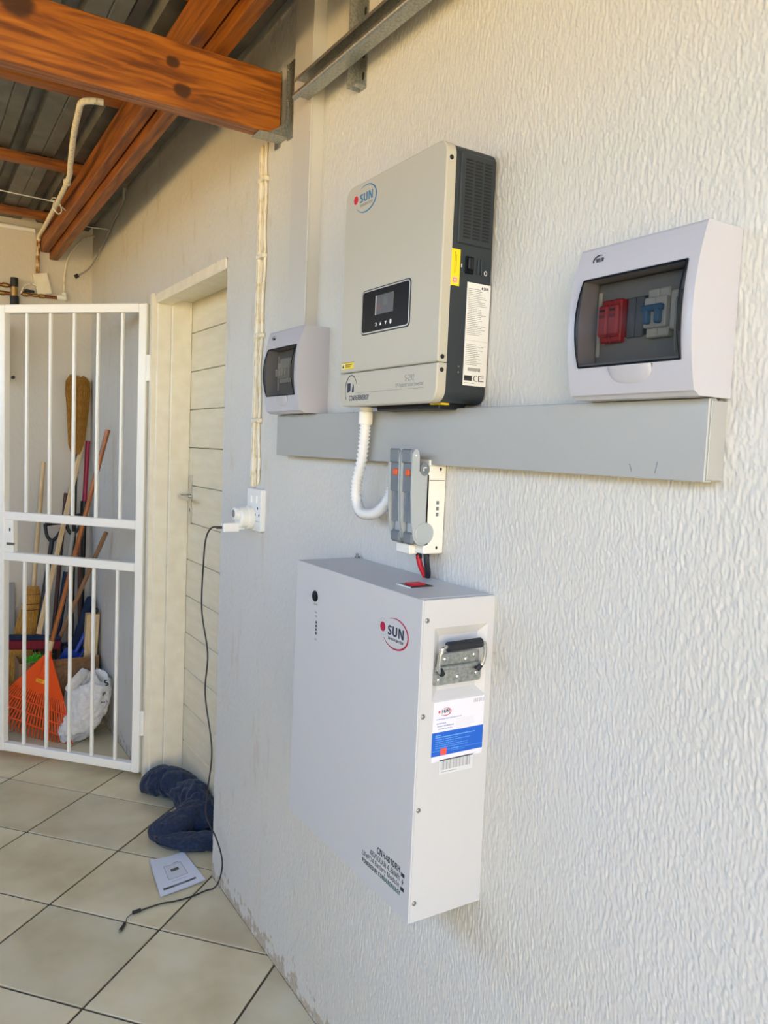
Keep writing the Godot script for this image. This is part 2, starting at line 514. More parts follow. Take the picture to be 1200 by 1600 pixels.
# ------------------------------------------------------------------ setting
const ZB := -4.64
func build_setting() -> void:
	# floor: slab with diagonal tiles
	var fl: MeshInstance3D = box("floor", Vector3(-1.125, -0.054, -1.2), Vector3(2.55, 0.1, 6.9), 0.0, M.grout)
	structure(fl)
	tag(fl, "beige ceramic tiled floor laid diagonally with dark grout")
	var area := PackedVector2Array([Vector2(-2.395, ZB + 0.002), Vector2(-0.002, ZB + 0.002), Vector2(-0.002, -3.36), Vector2(0.146, -3.36), Vector2(0.146, -2.5), Vector2(-0.002, -2.5), Vector2(-0.002, 2.24), Vector2(-2.395, 2.24)])
	var e1 := Vector2(-0.27, 0.24)
	var e2 := Vector2(0.27, 0.295)
	var o := Vector2(-0.246, -3.353)
	var rng := RandomNumberGenerator.new()
	rng.seed = 7
	var down := Transform3D(Basis(Vector3(1, 0, 0), Vector3(0, 0, 1), Vector3(0, 1, 0)), Vector3.ZERO)
	var n1 := e1.normalized() * 0.004
	var n2 := e2.normalized() * 0.004
	for i in range(-14, 22):
		for j in range(-14, 22):
			var p := o + e1 * i + e2 * j
			var q := PackedVector2Array([p + n1 + n2, p + e1 - n1 + n2, p + e1 + e2 - n1 - n2, p + e2 + n1 - n2])
			for piece in Geometry2D.intersect_polygons(q, area):
				if Geometry2D.is_polygon_clockwise(piece): continue
				var ar := 0.0
				for k in piece.size(): ar += piece[k].cross(piece[(k + 1) % piece.size()])
				if absf(ar) < 0.002: continue
				var b := MB.new()
				b.extrude(piece, -0.009, 0.0, 0.0012, down)
				put("tile", b.mesh(), M["tile%d" % rng.randi_range(0, 3)], fl, Vector3(1.125, 0.054, 1.2))
	# house wall: plaster relief over a core, with the doorway
	var wr := Node3D.new()
	wr.name = "wall_right"
	add_child(wr)
	structure(wr)
	tag(wr, "white rough plastered house wall with upright trowel ridges")
	var b2 := MB.new()
	wall_panel(b2, -1.95, -0.35, 0.0, 2.78, 800, 640)
	wall_panel(b2, -2.5, -1.95, 0.0, 2.78, 230, 560)
	wall_panel(b2, ZB, -3.36, 0.0, 2.78, 170, 340)
	wall_panel(b2, -3.36, -2.5, 2.11, 2.78, 120, 90)
	put("plaster", b2.mesh(), M.plaster, wr)
	var b3 := MB.new()
	b3.box(Vector3(0.117, 1.4, 0.75), Vector3(0.226, 2.8, 6.5))
	b3.box(Vector3(0.117, 1.4, -4.13), Vector3(0.226, 2.8, 1.54))
	b3.box(Vector3(0.117, 2.455, -2.93), Vector3(0.226, 0.69, 0.86))
	put("wall_core", b3.mesh(), M.plaster_flat, wr)
	var wb: MeshInstance3D = box("wall_back", Vector3(-1.3, 1.4, ZB - 0.1), Vector3(2.6, 2.8, 0.2), 0.0, M.plaster_flat)
	structure(wb)
	tag(wb, "cream painted end wall of the veranda behind the gate")
	var wl: MeshInstance3D = box("wall_left_added", Vector3(-2.5, 0.875, -1.7), Vector3(0.2, 1.75, 6.0), 0.0, M.added_side_wall)  # added unseen wall; its height limits the light from this side
	structure(wl)
	tag(wl, "cream unseen wall added across the passage to limit side light")
	# added unseen wall behind the camera, bounces sunlight onto surfaces facing it
	var wf: MeshInstance3D = box("wall_front_added", Vector3(-2.5, 1.2, 6.6), Vector3(12, 2.4, 0.2), 0.0, M.bounce_wall)
	structure(wf)
	tag(wf, "white unseen wall added behind the camera to bounce sunlight")
	# ground outside
	var g: MeshInstance3D = box("ground", Vector3(-4, -0.16, 6), Vector3(50, 0.1, 50), 0.0, M.ground)
	structure(g)
	tag(g, "pale dusty paving outside the veranda")

func roof_y(z: float) -> float:
	return 2.455 + 0.022 * (z - ZB)
func beam_along_z(called: String, x: float, w: float, h: float, z0: float, z1: float, lift: float, label: String) -> void:
	var len := z1 - z0
	var t := thing(called, label, "beam", Vector3(x, roof_y(z0) + lift, z0), 0.0, "roof timbers")
	var b := MB.new()
	b.box(Vector3(len / 2, h / 2, 0), Vector3(len, h, w), 0.004)
	var o := put("timber", b.mesh(), M.rafter, t)
	o.rotation = Vector3(0, -PI / 2, atan(0.022))
func build_roof() -> void:
	var z1 := 1.25
	# profiled steel sheets, ribs along z
	var ceil_ := Node3D.new()
	ceil_.name = "ceiling"
	add_child(ceil_)
	structure(ceil_)
	tag(ceil_, "dark ribbed steel roof sheets over the timbers")
	for s in 4:
		var x0 := 0.22 - 0.68 * s
		var prof := PackedVector2Array()
		for r in 4:
			var xx := x0 - 0.17 * r
			for q in [[0.0, 0.0], [0.02, 0.035], [0.055, 0.035], [0.075, 0.0], [0.118, 0.0], [0.122, 0.004], [0.126, 0.0]]:
				prof.append(Vector2(xx - q[0], q[1]))
		prof.append(Vector2(x0 - 0.695, 0.0))
		var b := MB.new()
		for i in prof.size() - 1:
			for zz in 1:
				var a := prof[i]
				var c := prof[i + 1]
				var za := ZB - 0.25
				var zb := z1
				var l := 0.185 + 0.0008 * (s % 2)
				var q := [Vector3(a.x, roof_y(za) + l + a.y, za), Vector3(c.x, roof_y(za) + l + c.y, za), Vector3(c.x, roof_y(zb) + l + c.y, zb), Vector3(a.x, roof_y(zb) + l + a.y, zb)]
				b.face(q, Vector3.DOWN)
				var q2 := []
				for p in q: q2.append(p + Vector3(0, 0.0007, 0))
				b.face(q2, Vector3.UP)
		put("roof_sheet", b.mesh(), M.sheet, ceil_)
	# timbers
	beam_along_z("rafter", -0.2025, 0.044, 0.145, ZB, z1 + 0.02, 0.0, "brown stained pine rafter nearest the plastered wall, its underside lit")
	beam_along_z("rafter", -0.249, 0.042, 0.11, ZB, z1 + 0.02, 0.033, "second dark pine rafter bolted beside the rafter nearest the wall")
	beam_along_z("rafter", -1.3, 0.05, 0.11, ZB, z1 + 0.02, 0.033, "pine rafter over the middle of the tiled floor")
	beam_along_z("eave_beam", -2.36, 0.06, 0.18, ZB, z1 + 0.02, -0.06, "pine beam carrying the outer edge of the roof sheets")
	var names := ["purlin crossing behind the big front beam", "purlin in the middle of the roof, above the hanging conduit", "purlin closest to the cream end wall", "purlin right above the big front beam", "first purlin nearer than the big front beam", "second purlin nearer than the big front beam", "third purlin nearer than the big front beam", "purlin overhead behind the camera", "purlin at the open end of the roof"]
	var zs := [-2.86, -3.63, -4.42, -2.1, -1.3, -0.5, 0.2, 0.7, 1.15]
	for i in 9:
		var z: float = zs[i]
		var t := thing("purlin", "dark brown " + names[i], "beam", Vector3(-1.29, roof_y(z) + 0.145, z), 0.0, "roof timbers")
		var b := MB.new()
		b.box(Vector3(0, 0.018, 0), Vector3(2.2, 0.036, 0.05), 0.003)
		put("timber", b.mesh(), M.rafter, t)
	# big beam across, on a hanger
	var fb := thing("front_beam", "large orange-brown pine beam with dark knots, hung on the wall", "beam", Vector3(-1.205, 2.352, -2.075), 0.0, "roof timbers")
	var L := 2.36
	var H := 0.162
	var T := 0.052
	var b4 := MB.new()
	b4.box(Vector3(0, H / 2, 0), Vector3(L, H, T), 0.003)
	for i in b4.v.size():
		var p := b4.v[i]
		var u := p.x / L + 0.5
		var nn := b4.n[i]
		var vv := 0.0
		if absf(nn.z) > absf(nn.y): vv = (H - p.y) / 0.43 if nn.z > 0 else (H + T + p.y) / 0.43
		else: vv = (H + (T / 2 - p.z)) / 0.43 if nn.y < 0 else (H * 2 + T + (p.z + T / 2)) / 0.43
		b4.uv[i] = Vector2(u, vv)
	put("timber", b4.mesh(), beam_wood(L), fb)
	# joist hanger
	var hg := thing("joist_hanger", "galvanised steel joist hanger holding the beam end on the wall", "hanger", Vector3(0, 2.34, -2.075))
	box("wall_flange", Vector3(-0.004, 0.103, 0.043), Vector3(0.003, 0.206, 0.034), 0.0008, M.galv, hg)
	box("wall_flange", Vector3(-0.004, 0.103, -0.043), Vector3(0.003, 0.206, 0.034), 0.0008, M.galv, hg)
	box("seat", Vector3(-0.045, 0.0095, 0), Vector3(0.085, 0.002, 0.06), 0.0005, M.galv, hg)
	var gp := PackedVector2Array([Vector2(-0.001, -0.002), Vector2(-0.06, -0.002), Vector2(-0.058, 0.003), Vector2(-0.03, 0.02), Vector2(-0.012, 0.045), Vector2(-0.012, 0.19), Vector2(-0.001, 0.19)])
	plate("side_strap", gp, 0.0265, 0.0285, 0.0, M.galv, hg, Vector3(0, 0.011, 0))
	plate("side_strap", gp, -0.0285, -0.0265, 0.0, M.galv, hg, Vector3(0, 0.011, 0))
	for k in [0.02, 0.09, 0.17]:
		plate("nail", ngon(0.004, 8), 0.0285, 0.031, 0.001, M.bolt, hg, Vector3(-0.0065, k + 0.018, 0))

func beam_wood(L: float) -> StandardMaterial3D:
	# stained pine with growth lines that bend round knots
	var w := 1536
	var h := 288
	var im := Image.create(w, h, false, Image.FORMAT_RGB8)
	var nz := noise(51, 1.0, 3)
	var nf := noise(52, 1.0, 2)
	# knots in metres: distance from the wall end, distance down from the top of the near face, radius
	var knots := [[0.30, 0.055, 0.014], [0.275, 0.118, 0.017], [0.66, 0.03, 0.028], [0.95, 0.10, 0.016], [1.4, 0.05, 0.02], [1.9, 0.11, 0.018]]
	var g := Gradient.new()
	g.offsets = PackedFloat32Array([0.0, 0.25, 0.55, 0.8, 1.0])
	g.colors = PackedColorArray([rgb(92, 46, 11), rgb(127, 69, 15), rgb(151, 86, 18), rgb(165, 97, 22), rgb(177, 110, 31)])
	for y in h:
		for x in w:
			var s := (1.0 - float(x) / w) * L
			var t := float(y) / h * 0.43
			var tt := t
			var dark := 0.0
			for k in knots:
				var dx: float = (s - k[0]) / 2.4
				var dy: float = t - k[1]
				var d := sqrt(dx * dx + dy * dy)
				if d < 0.12: tt += signf(dy) * k[2] * 1.2 * exp(-d / (k[2] * 1.5))
				var dd := sqrt((s - k[0]) * (s - k[0]) / 1.5 + dy * dy) / float(k[2])
				if dd < 1.6: dark = maxf(dark, smoothstep(1.25, 0.75, dd + 0.15 * nf.get_noise_2d(s * 25, t * 25)))
			var ring := 0.5 + 0.5 * sin((tt * 170.0 + 9.0 * nz.get_noise_2d(s * 1.3, tt * 14.0)) + 1.5 * nf.get_noise_2d(s * 6, tt * 90))
			var val := clampf(0.25 + 0.5 * ring + 0.35 * nz.get_noise_2d(s * 3.0 + 8.0, t * 40.0) + 0.12 * nf.get_noise_2d(s * 20.0, t * 500.0), 0, 1)
			im.set_pixel(x, y, g.sample(val).lerp(rgb(58, 32, 14), dark * 0.85))
	var m := mat(Color(1, 1, 1), 0.42)
	m.albedo_texture = ImageTexture.create_from_image(im)
	return m

# ------------------------------------------------------------------ door and gate
func build_door() -> void:
	var d := Node3D.new()
	d.name = "door_1"
	add_child(d)
	structure(d)
	d.position = Vector3(0.15, 0, -2.93)
	tag(d, "cream horizontally boarded house door set back in its frame")
	var y := 0.012
	var k := 0
	while y < 2.10:
		var top := minf(y + 0.163, 2.125)
		box("board", Vector3(0.02, (y + top) / 2, 0), Vector3(0.036, top - y - 0.0025, 0.815), 0.003, M.door, d)
		y = top
		k += 1
	box("core", Vector3(0.05, 1.07, 0), Vector3(0.024, 2.26, 0.95), 0.0, M.door, d)  # backing panel enlarged past the boards to block sunlight around the door
	# lever handle on a long plate
	var hp := plate("handle_plate", rrect(0.042, 0.21, 0.006, 3), 0.0, 0.006, 0.0015, M.steel, d)
	hp.transform = Transform3D(Basis(Vector3.UP, -PI / 2), Vector3(0.002, 1.255, -0.365))
	var lv := MB.new()
	lv.tube(smooth([Vector3(0, 0.015, 0), Vector3(0, 0.015, 0.04), Vector3(0.012, 0.015, 0.056), Vector3(0.06, 0.012, 0.058), Vector3(0.12, 0.01, 0.056)], 5), [0.0085], [], 10)
	put("lever", lv.mesh(), M.steel, hp)
	plate("keyhole", disc(0.004, 0.008), 0.006, 0.0066, 0.0, M.black, hp, Vector3(0, -0.045, 0))
	# steel frame: jambs and head, each with a rebate step
	for s in [-1.0, 1.0]:
		var b := MB.new()
		b.box(Vector3(-0.112, 1.06, s * 0.443), Vector3(0.06, 2.12, 0.05), 0.004)
		b.box(Vector3(-0.04, 1.06, s * 0.432), Vector3(0.088, 2.12, 0.056), 0.004)
		if s < 0: b.box(Vector3(-0.150, 1.06, s * 0.4455), Vector3(0.026, 2.12, 0.036), 0.002)
		put("frame_jamb", b.mesh(), M.cream, d)
	var b2 := MB.new()
	b2.box(Vector3(-0.117, 2.098, 0), Vector3(0.07, 0.04, 0.83), 0.004)
	b2.box(Vector3(-0.04, 2.118, 0), Vector3(0.088, 0.04, 0.81), 0.004)
	put("frame_head", b2.mesh(), M.cream, d)

func build_gate() -> void:
	var th := atan2(0.731, -0.682)
	var g := thing("security_gate", "white steel bar security gate swung open beside the door", "gate", Vector3(-0.016, 0, -3.405), th)
	var zz := 0.0
	box("stile", Vector3(0.016, 1.055, zz), Vector3(0.038, 2.05, 0.038), 0.003, M.gate, g)
	box("stile", Vector3(0.735, 1.055, zz), Vector3(0.042, 2.05, 0.038), 0.003, M.gate, g)
	for y in [2.062, 1.134, 0.948, 0.05]:
		box("rail", Vector3(0.3745, y, zz), Vector3(0.679, 0.038, 0.036), 0.003, M.gate, g)
	for t in [0.601, 0.478, 0.356, 0.236, 0.115]:
		box("bar", Vector3(t + 0.008, 1.598, zz), Vector3(0.013, 0.89, 0.013), 0.0015, M.gate, g)
		box("bar", Vector3(t + 0.014, 0.499, zz), Vector3(0.013, 0.86, 0.013), 0.0015, M.gate, g)
	var lk := box("lock_box", Vector3(0.69, 1.041, zz), Vector3(0.048, 0.148, 0.03), 0.002, M.gate, g)
	plate("keyhole", disc(0.004, 0.009), -0.0157, -0.0152, 0.0, M.black, lk, Vector3(-0.006, 0.03, 0))
	var bt := box("bolt", Vector3(-0.012, -0.035, -0.016), Vector3(0.042, 0.012, 0.006), 0.001, M.bolt, lk)
	bt.name = "bolt"
	for y in [1.81, 0.26]:
		var b := MB.new()
		b.lathe([Vector2(0, -0.055), Vector2(0.012, -0.055), Vector2(0.012, -0.001), Vector2(0.010, -0.001), Vector2(0.010, 0.001), Vector2(0.012, 0.001), Vector2(0.012, 0.055), Vector2(0, 0.055)], 14)
		b.box(Vector3(0.0, -0.025, 0.004), Vector3(0.03, 0.045, 0.006), 0.001)
		put("hinge", b.mesh(), M.gate, g, Vector3(-0.014, y, -0.012))

# ------------------------------------------------------------------ things on the house wall
func build_wall_gear() -> void:
	build_inverter()
	build_battery()
	build_db()
	build_fuse()
	# horizontal and vertical trunking
	var t := on_wall("cable_trunking", "long grey horizontal cable trunking under the inverter", "trunking", 1.531, -1.308)
	box("channel", Vector3(0, 0, 0.0175), Vector3(1.342, 0.1, 0.035), 0.001, M.pvc, t)
	var lid := MB.new()
	lid.box(Vector3(0, 0, 0.0365), Vector3(1.346, 0.108, 0.004), 0.0012)
	lid.box(Vector3(0, 0.0525, 0.03), Vector3(1.346, 0.003, 0.014), 0.0008)
	lid.box(Vector3(0, -0.0525, 0.03), Vector3(1.346, 0.003, 0.014), 0.0008)
	put("lid", lid.mesh(), M.pvc, t)
	box("end_cap", Vector3(0.6725, 0, 0.018), Vector3(0.003, 0.103, 0.033), 0.0008, M.pvc, t)
	for q in [[0.553, -0.04, 0.012, 0.4], [0.597, -0.038, 0.016, -0.2]]:
		var mk := box("scuff", Vector3(q[0], q[1], 0.0386), Vector3(0.0014, q[2], 0.0002), 0.0, M.grey_dark, t)
		mk.rotation.z = q[3]
	var v := on_wall("cable_trunking", "tall cable trunking rising above the smaller-looking far fuse board", "trunking", 1.803, -1.886)
	box("channel", Vector3(0, 0.475, 0.0175), Vector3(0.1, 0.946, 0.035), 0.001, M.trunk_white, v)
	box("lid", Vector3(0, 0.475, 0.0365), Vector3(0.106, 0.946, 0.004), 0.0012, M.trunk_white, v)
	# strut rail near the top, on a slotted bracket
	var r := on_wall("strut_rail", "galvanised steel channel rail fixed level near the wall top", "rail", 2.392, -1.3)
	var ch := PackedVector2Array([Vector2(-0.004, -0.02), Vector2(0.036, -0.02), Vector2(0.036, -0.012), Vector2(0.034, -0.012), Vector2(0.034, -0.018), Vector2(-0.002, -0.018), Vector2(-0.002, 0.018), Vector2(0.034, 0.018), Vector2(0.034, 0.012), Vector2(0.036, 0.012), Vector2(0.036, 0.02), Vector2(-0.004, 0.02)])
	var cb := MB.new()
	# section in (out, up), swept along the wall
	cb.extrude(ch, -0.55, 0.75, 0.0, Transform3D(Basis(Vector3(0, 0, 1), Vector3(0, 1, 0), Vector3(1, 0, 0)), Vector3(0, 0, 0.042)))
	put("channel", cb.mesh(), M.galv, r)
	var lip := MB.new()
	lip.tube([Vector3(-0.553, -0.022, 0.076), Vector3(0.75, -0.022, 0.076)], [0.0075], [], 12)
	put("rolled_edge", lip.mesh(), M.galv, r)
	for x in [-0.335, 0.3]:
		var bb := MB.new()
		bb.lathe([Vector2(0, 0), Vector2(0.0075, 0), Vector2(0.0075, 0.005), Vector2(0.006, 0.006), Vector2(0, 0.006)], 6, Transform3D(Basis(Vector3.RIGHT, PI / 2), Vector3(x, 0.002, 0.0405)))
		put("bolt", bb.mesh(), M.bolt, r)
	for q in [[-1.638, "slotted galvanised bracket behind the rail, above the inverter"], [-0.98, "slotted galvanised bracket behind the rail, nearer the camera"]]:
		var br := on_wall("slotted_bracket", q[1], "bracket", 2.33, q[0], "rail brackets")
		var leg := MB.new()
		leg.box(Vector3(0, 0.225, 0.0025), Vector3(0.03, 0.45, 0.003), 0.0005)
		leg.box(Vector3(-0.0165, 0.225, 0.018), Vector3(0.003, 0.45, 0.034), 0.0005)
		leg.box(Vector3(0.008, 0.003, 0.016), Vector3(0.016, 0.003, 0.03), 0.0005)
		put("angle", leg.mesh(), M.galv, br)
		for k in 9:
			plate("slot", rrect(0.009, 0.018, 0.004, 3), 0.0038, 0.0046, 0.0, M.black, br, Vector3(0.003, 0.03 + 0.048 * k, 0))
	# old painted conduit by the door and its loose cable
	var c := on_wall("painted_conduit", "old cream painted conduit running down to the wall socket", "conduit", 1.375, -2.195)
	var cbx := MB.new()
	cbx.box(Vector3(-0.018, 0.5, 0.008), Vector3(0.02, 1.0, 0.016), 0.003)
	put("channel", cbx.mesh(), M.old_paint, c)
	var pts := []
	for i in 40: pts.append(Vector3(0.012 + 0.004 * sin(i * 0.8) + 0.004 * sin(i * 0.27 + 1.0), 0.01 + i * 0.0255, 0.007))
	tube("loose_cable", pts, 0.0045, M.old_paint, c, 8)
	for yy in [0.2, 0.45, 0.68, 0.9]:
		box("clip", Vector3(0.0, yy, 0.0095), Vector3(0.05, 0.014, 0.019), 0.003, M.old_paint, c)
	# wall socket
	var s := on_wall("wall_socket", "white double socket plate beside the door with round adapter", "socket", 1.308, -2.183)
	plate("face_plate", rrect(0.108, 0.126, 0.006, 4), 0.002, 0.017, 0.002, M.pvc_white, s)
	for x in [-0.018, 0.022]:
		box("switch", Vector3(x, 0.032, 0.0185), Vector3(0.012, 0.022, 0.006), 0.002, M.ivory, s)
	for q in [[0.03, 0.006], [0.014, -0.014], [0.042, -0.014]]:
		plate("pin_hole", disc(0.0035, 0.0045), 0.0171, 0.0176, 0.0, M.black, s, Vector3(q[0], q[1], 0))
	box("cover_joint", Vector3(0.03, -0.033, 0.0172), Vector3(0.04, 0.0012, 0.0004), 0.0, M.ink_soft, s)
	var ad := on_wall("plug_adapter", "round white plug adapter pushed into the wall socket", "adapter", 1.283, -2.2)
	var ab := MB.new()
	var out := Basis(Vector3.RIGHT, PI / 2)
	ab.lathe([Vector2(0, 0.0175), Vector2(0.034, 0.0175), Vector2(0.035, 0.022), Vector2(0.035, 0.032), Vector2(0.032, 0.034), Vector2(0.032, 0.054), Vector2(0.027, 0.06), Vector2(0, 0.06)], 28, Transform3D(out, Vector3.ZERO))
	put("body", ab.mesh(), M.ivory, ad)
	var ac := MB.new()
	ac.lathe([Vector2(0, 0.0), Vector2(0.019, 0.0), Vector2(0.019, 0.012), Vector2(0.016, 0.014), Vector2(0, 0.014)], 24, Transform3D(out, Vector3(0, 0.012, 0.06)))
	put("outlet_ring", ac.mesh(), M.pvc_white, ad)
	plate("outlet_recess", disc(0.012, 0.012), 0.0741, 0.0745, 0.0, M.ink_soft, ad, Vector3(0, 0.012, 0))
	var cr := on_wall("usb_charger", "small white block charger plugged into the round adapter", "charger", 1.2545, -2.2)
	box("body", Vector3(0, 0, 0.083), Vector3(0.027, 0.027, 0.05), 0.003, M.pvc_white, cr)
	box("plug_neck", Vector3(0, 0.003, 0.05), Vector3(0.022, 0.02, 0.02), 0.002, M.pvc_white, cr)
	# its cable: down past the door edge, along the floor
	var w := thing("charger_cable", "thin black cable hanging from the white charger to the floor", "cable", Vector3(-0.12, 0, -2.2))
	var cp := [Vector3(-0.118, 1.254, -2.2), Vector3(-0.134, 1.252, -2.215), Vector3(-0.128, 1.215, -2.28), Vector3(-0.1, 1.13, -2.38), Vector3(-0.085, 0.96, -2.43), Vector3(-0.072, 0.82, -2.40), Vector3(-0.07, 0.68, -2.42), Vector3(-0.06, 0.51, -2.372), Vector3(-0.052, 0.36, -2.42), Vector3(-0.045, 0.25, -2.455), Vector3(-0.032, 0.195, -2.385), Vector3(-0.028, 0.14, -2.335), Vector3(-0.03, 0.07, -2.35), Vector3(-0.034, 0.02, -2.39), Vector3(-0.05, 0.004, -2.415), Vector3(-0.104, 0.004, -2.403), Vector3(-0.16, 0.004, -2.402), Vector3(-0.208, 0.004, -2.409), Vector3(-0.284, 0.004, -2.401)]
	var rel := []
	for p in cp: rel.append(p - w.position)
	tube("cord", smooth(rel, 8), 0.0026, M.cable, w, 8)
	tube("strain_relief", [Vector3(-0.108, 1.254, -2.2) - w.position, Vector3(-0.124, 1.2535, -2.204) - w.position], 0.0042, M.cable, w, 10)
	tube("inline_plug", [Vector3(-0.272, 0.006, -2.402) - w.position, Vector3(-0.298, 0.006, -2.398) - w.position], 0.0058, M.cable, w, 10)
	tube("thin_lead", smooth([Vector3(-0.298, 0.004, -2.398) - w.position, Vector3(-0.318, 0.003, -2.385) - w.position, Vector3(-0.326, 0.003, -2.366) - w.position, Vector3(-0.334, 0.003, -2.352) - w.position], 5), 0.0012, M.cable, w, 6)
	tube("end_plug", [Vector3(-0.334, 0.005, -2.352) - w.position, Vector3(-0.352, 0.005, -2.326) - w.position], 0.0052, M.cable, w, 10)
	tube("plug_tip", [Vector3(-0.352, 0.005, -2.326) - w.position, Vector3(-0.357, 0.005, -2.318) - w.position], 0.003, M.bolt, w, 8)
	# flexible white conduit from the inverter, looping behind the isolator
	var f := on_wall("flexible_conduit", "white corrugated flexible conduit looping below the inverter", "conduit", 1.59, -1.469)
	var path := smooth([Vector3(0.0, -0.025, 0.058), Vector3(-0.004, -0.06, 0.057), Vector3(-0.015, -0.11, 0.055), Vector3(-0.035, -0.165, 0.055), Vector3(-0.034, -0.205, 0.053), Vector3(-0.012, -0.228, 0.05), Vector3(0.03, -0.224, 0.04), Vector3(0.06, -0.195, 0.03), Vector3(0.075, -0.155, 0.025), Vector3(0.082, -0.112, 0.02)], 22)
	var rr := []
	for i in path.size(): rr.append(0.0115 + 0.002 * cos(i * PI * 0.5))
	var fbm := MB.new()
	fbm.tube(path, rr, [], 16)
	put("corrugated_tube", fbm.mesh(), M.pvc_white, f)
	var col := MB.new()
	col.lathe([Vector2(0, -0.034), Vector2(0.0155, -0.034), Vector2(0.0155, -0.008), Vector2(0.014, -0.006), Vector2(0.014, 0.008), Vector2(0, 0.008)], 20, Transform3D(Basis.IDENTITY, Vector3(0, 0, 0.058)))
	put("collar", col.mesh(), M.ivory, f)

func sun_logo(t: Node3D, c: Vector3, k: float, letter: Material, ring: Material, dot: Material, sub: String, small: Material) -> void:
	# dot at left, heavy lettering, sub line and an open oval; k = overall width
	plate("logo_dot", disc(0.085 * k, 0.085 * k), 0.0, 0.0004, 0.0, dot, t, c + Vector3(-0.40 * k, 0.05 * k, 0))
	letters("logo_lettering", "SUN", 0.50 * k, 0.17 * k, letter, t, c + Vector3(0.02 * k, 0.035 * k, 0.0002))
	letters("logo_small_lettering", sub, 0.48 * k, 0.05 * k, small, t, c + Vector3(0.03 * k, -0.11 * k, 0.0002), false)
	plate("logo_ring", arc_band(Vector2.ZERO, 0.41 * k, 0.265 * k, deg_to_rad(-150), deg_to_rad(118), 0.004 * k, 0.034 * k), 0.0, 0.0004, 0.0, ring, t, c)

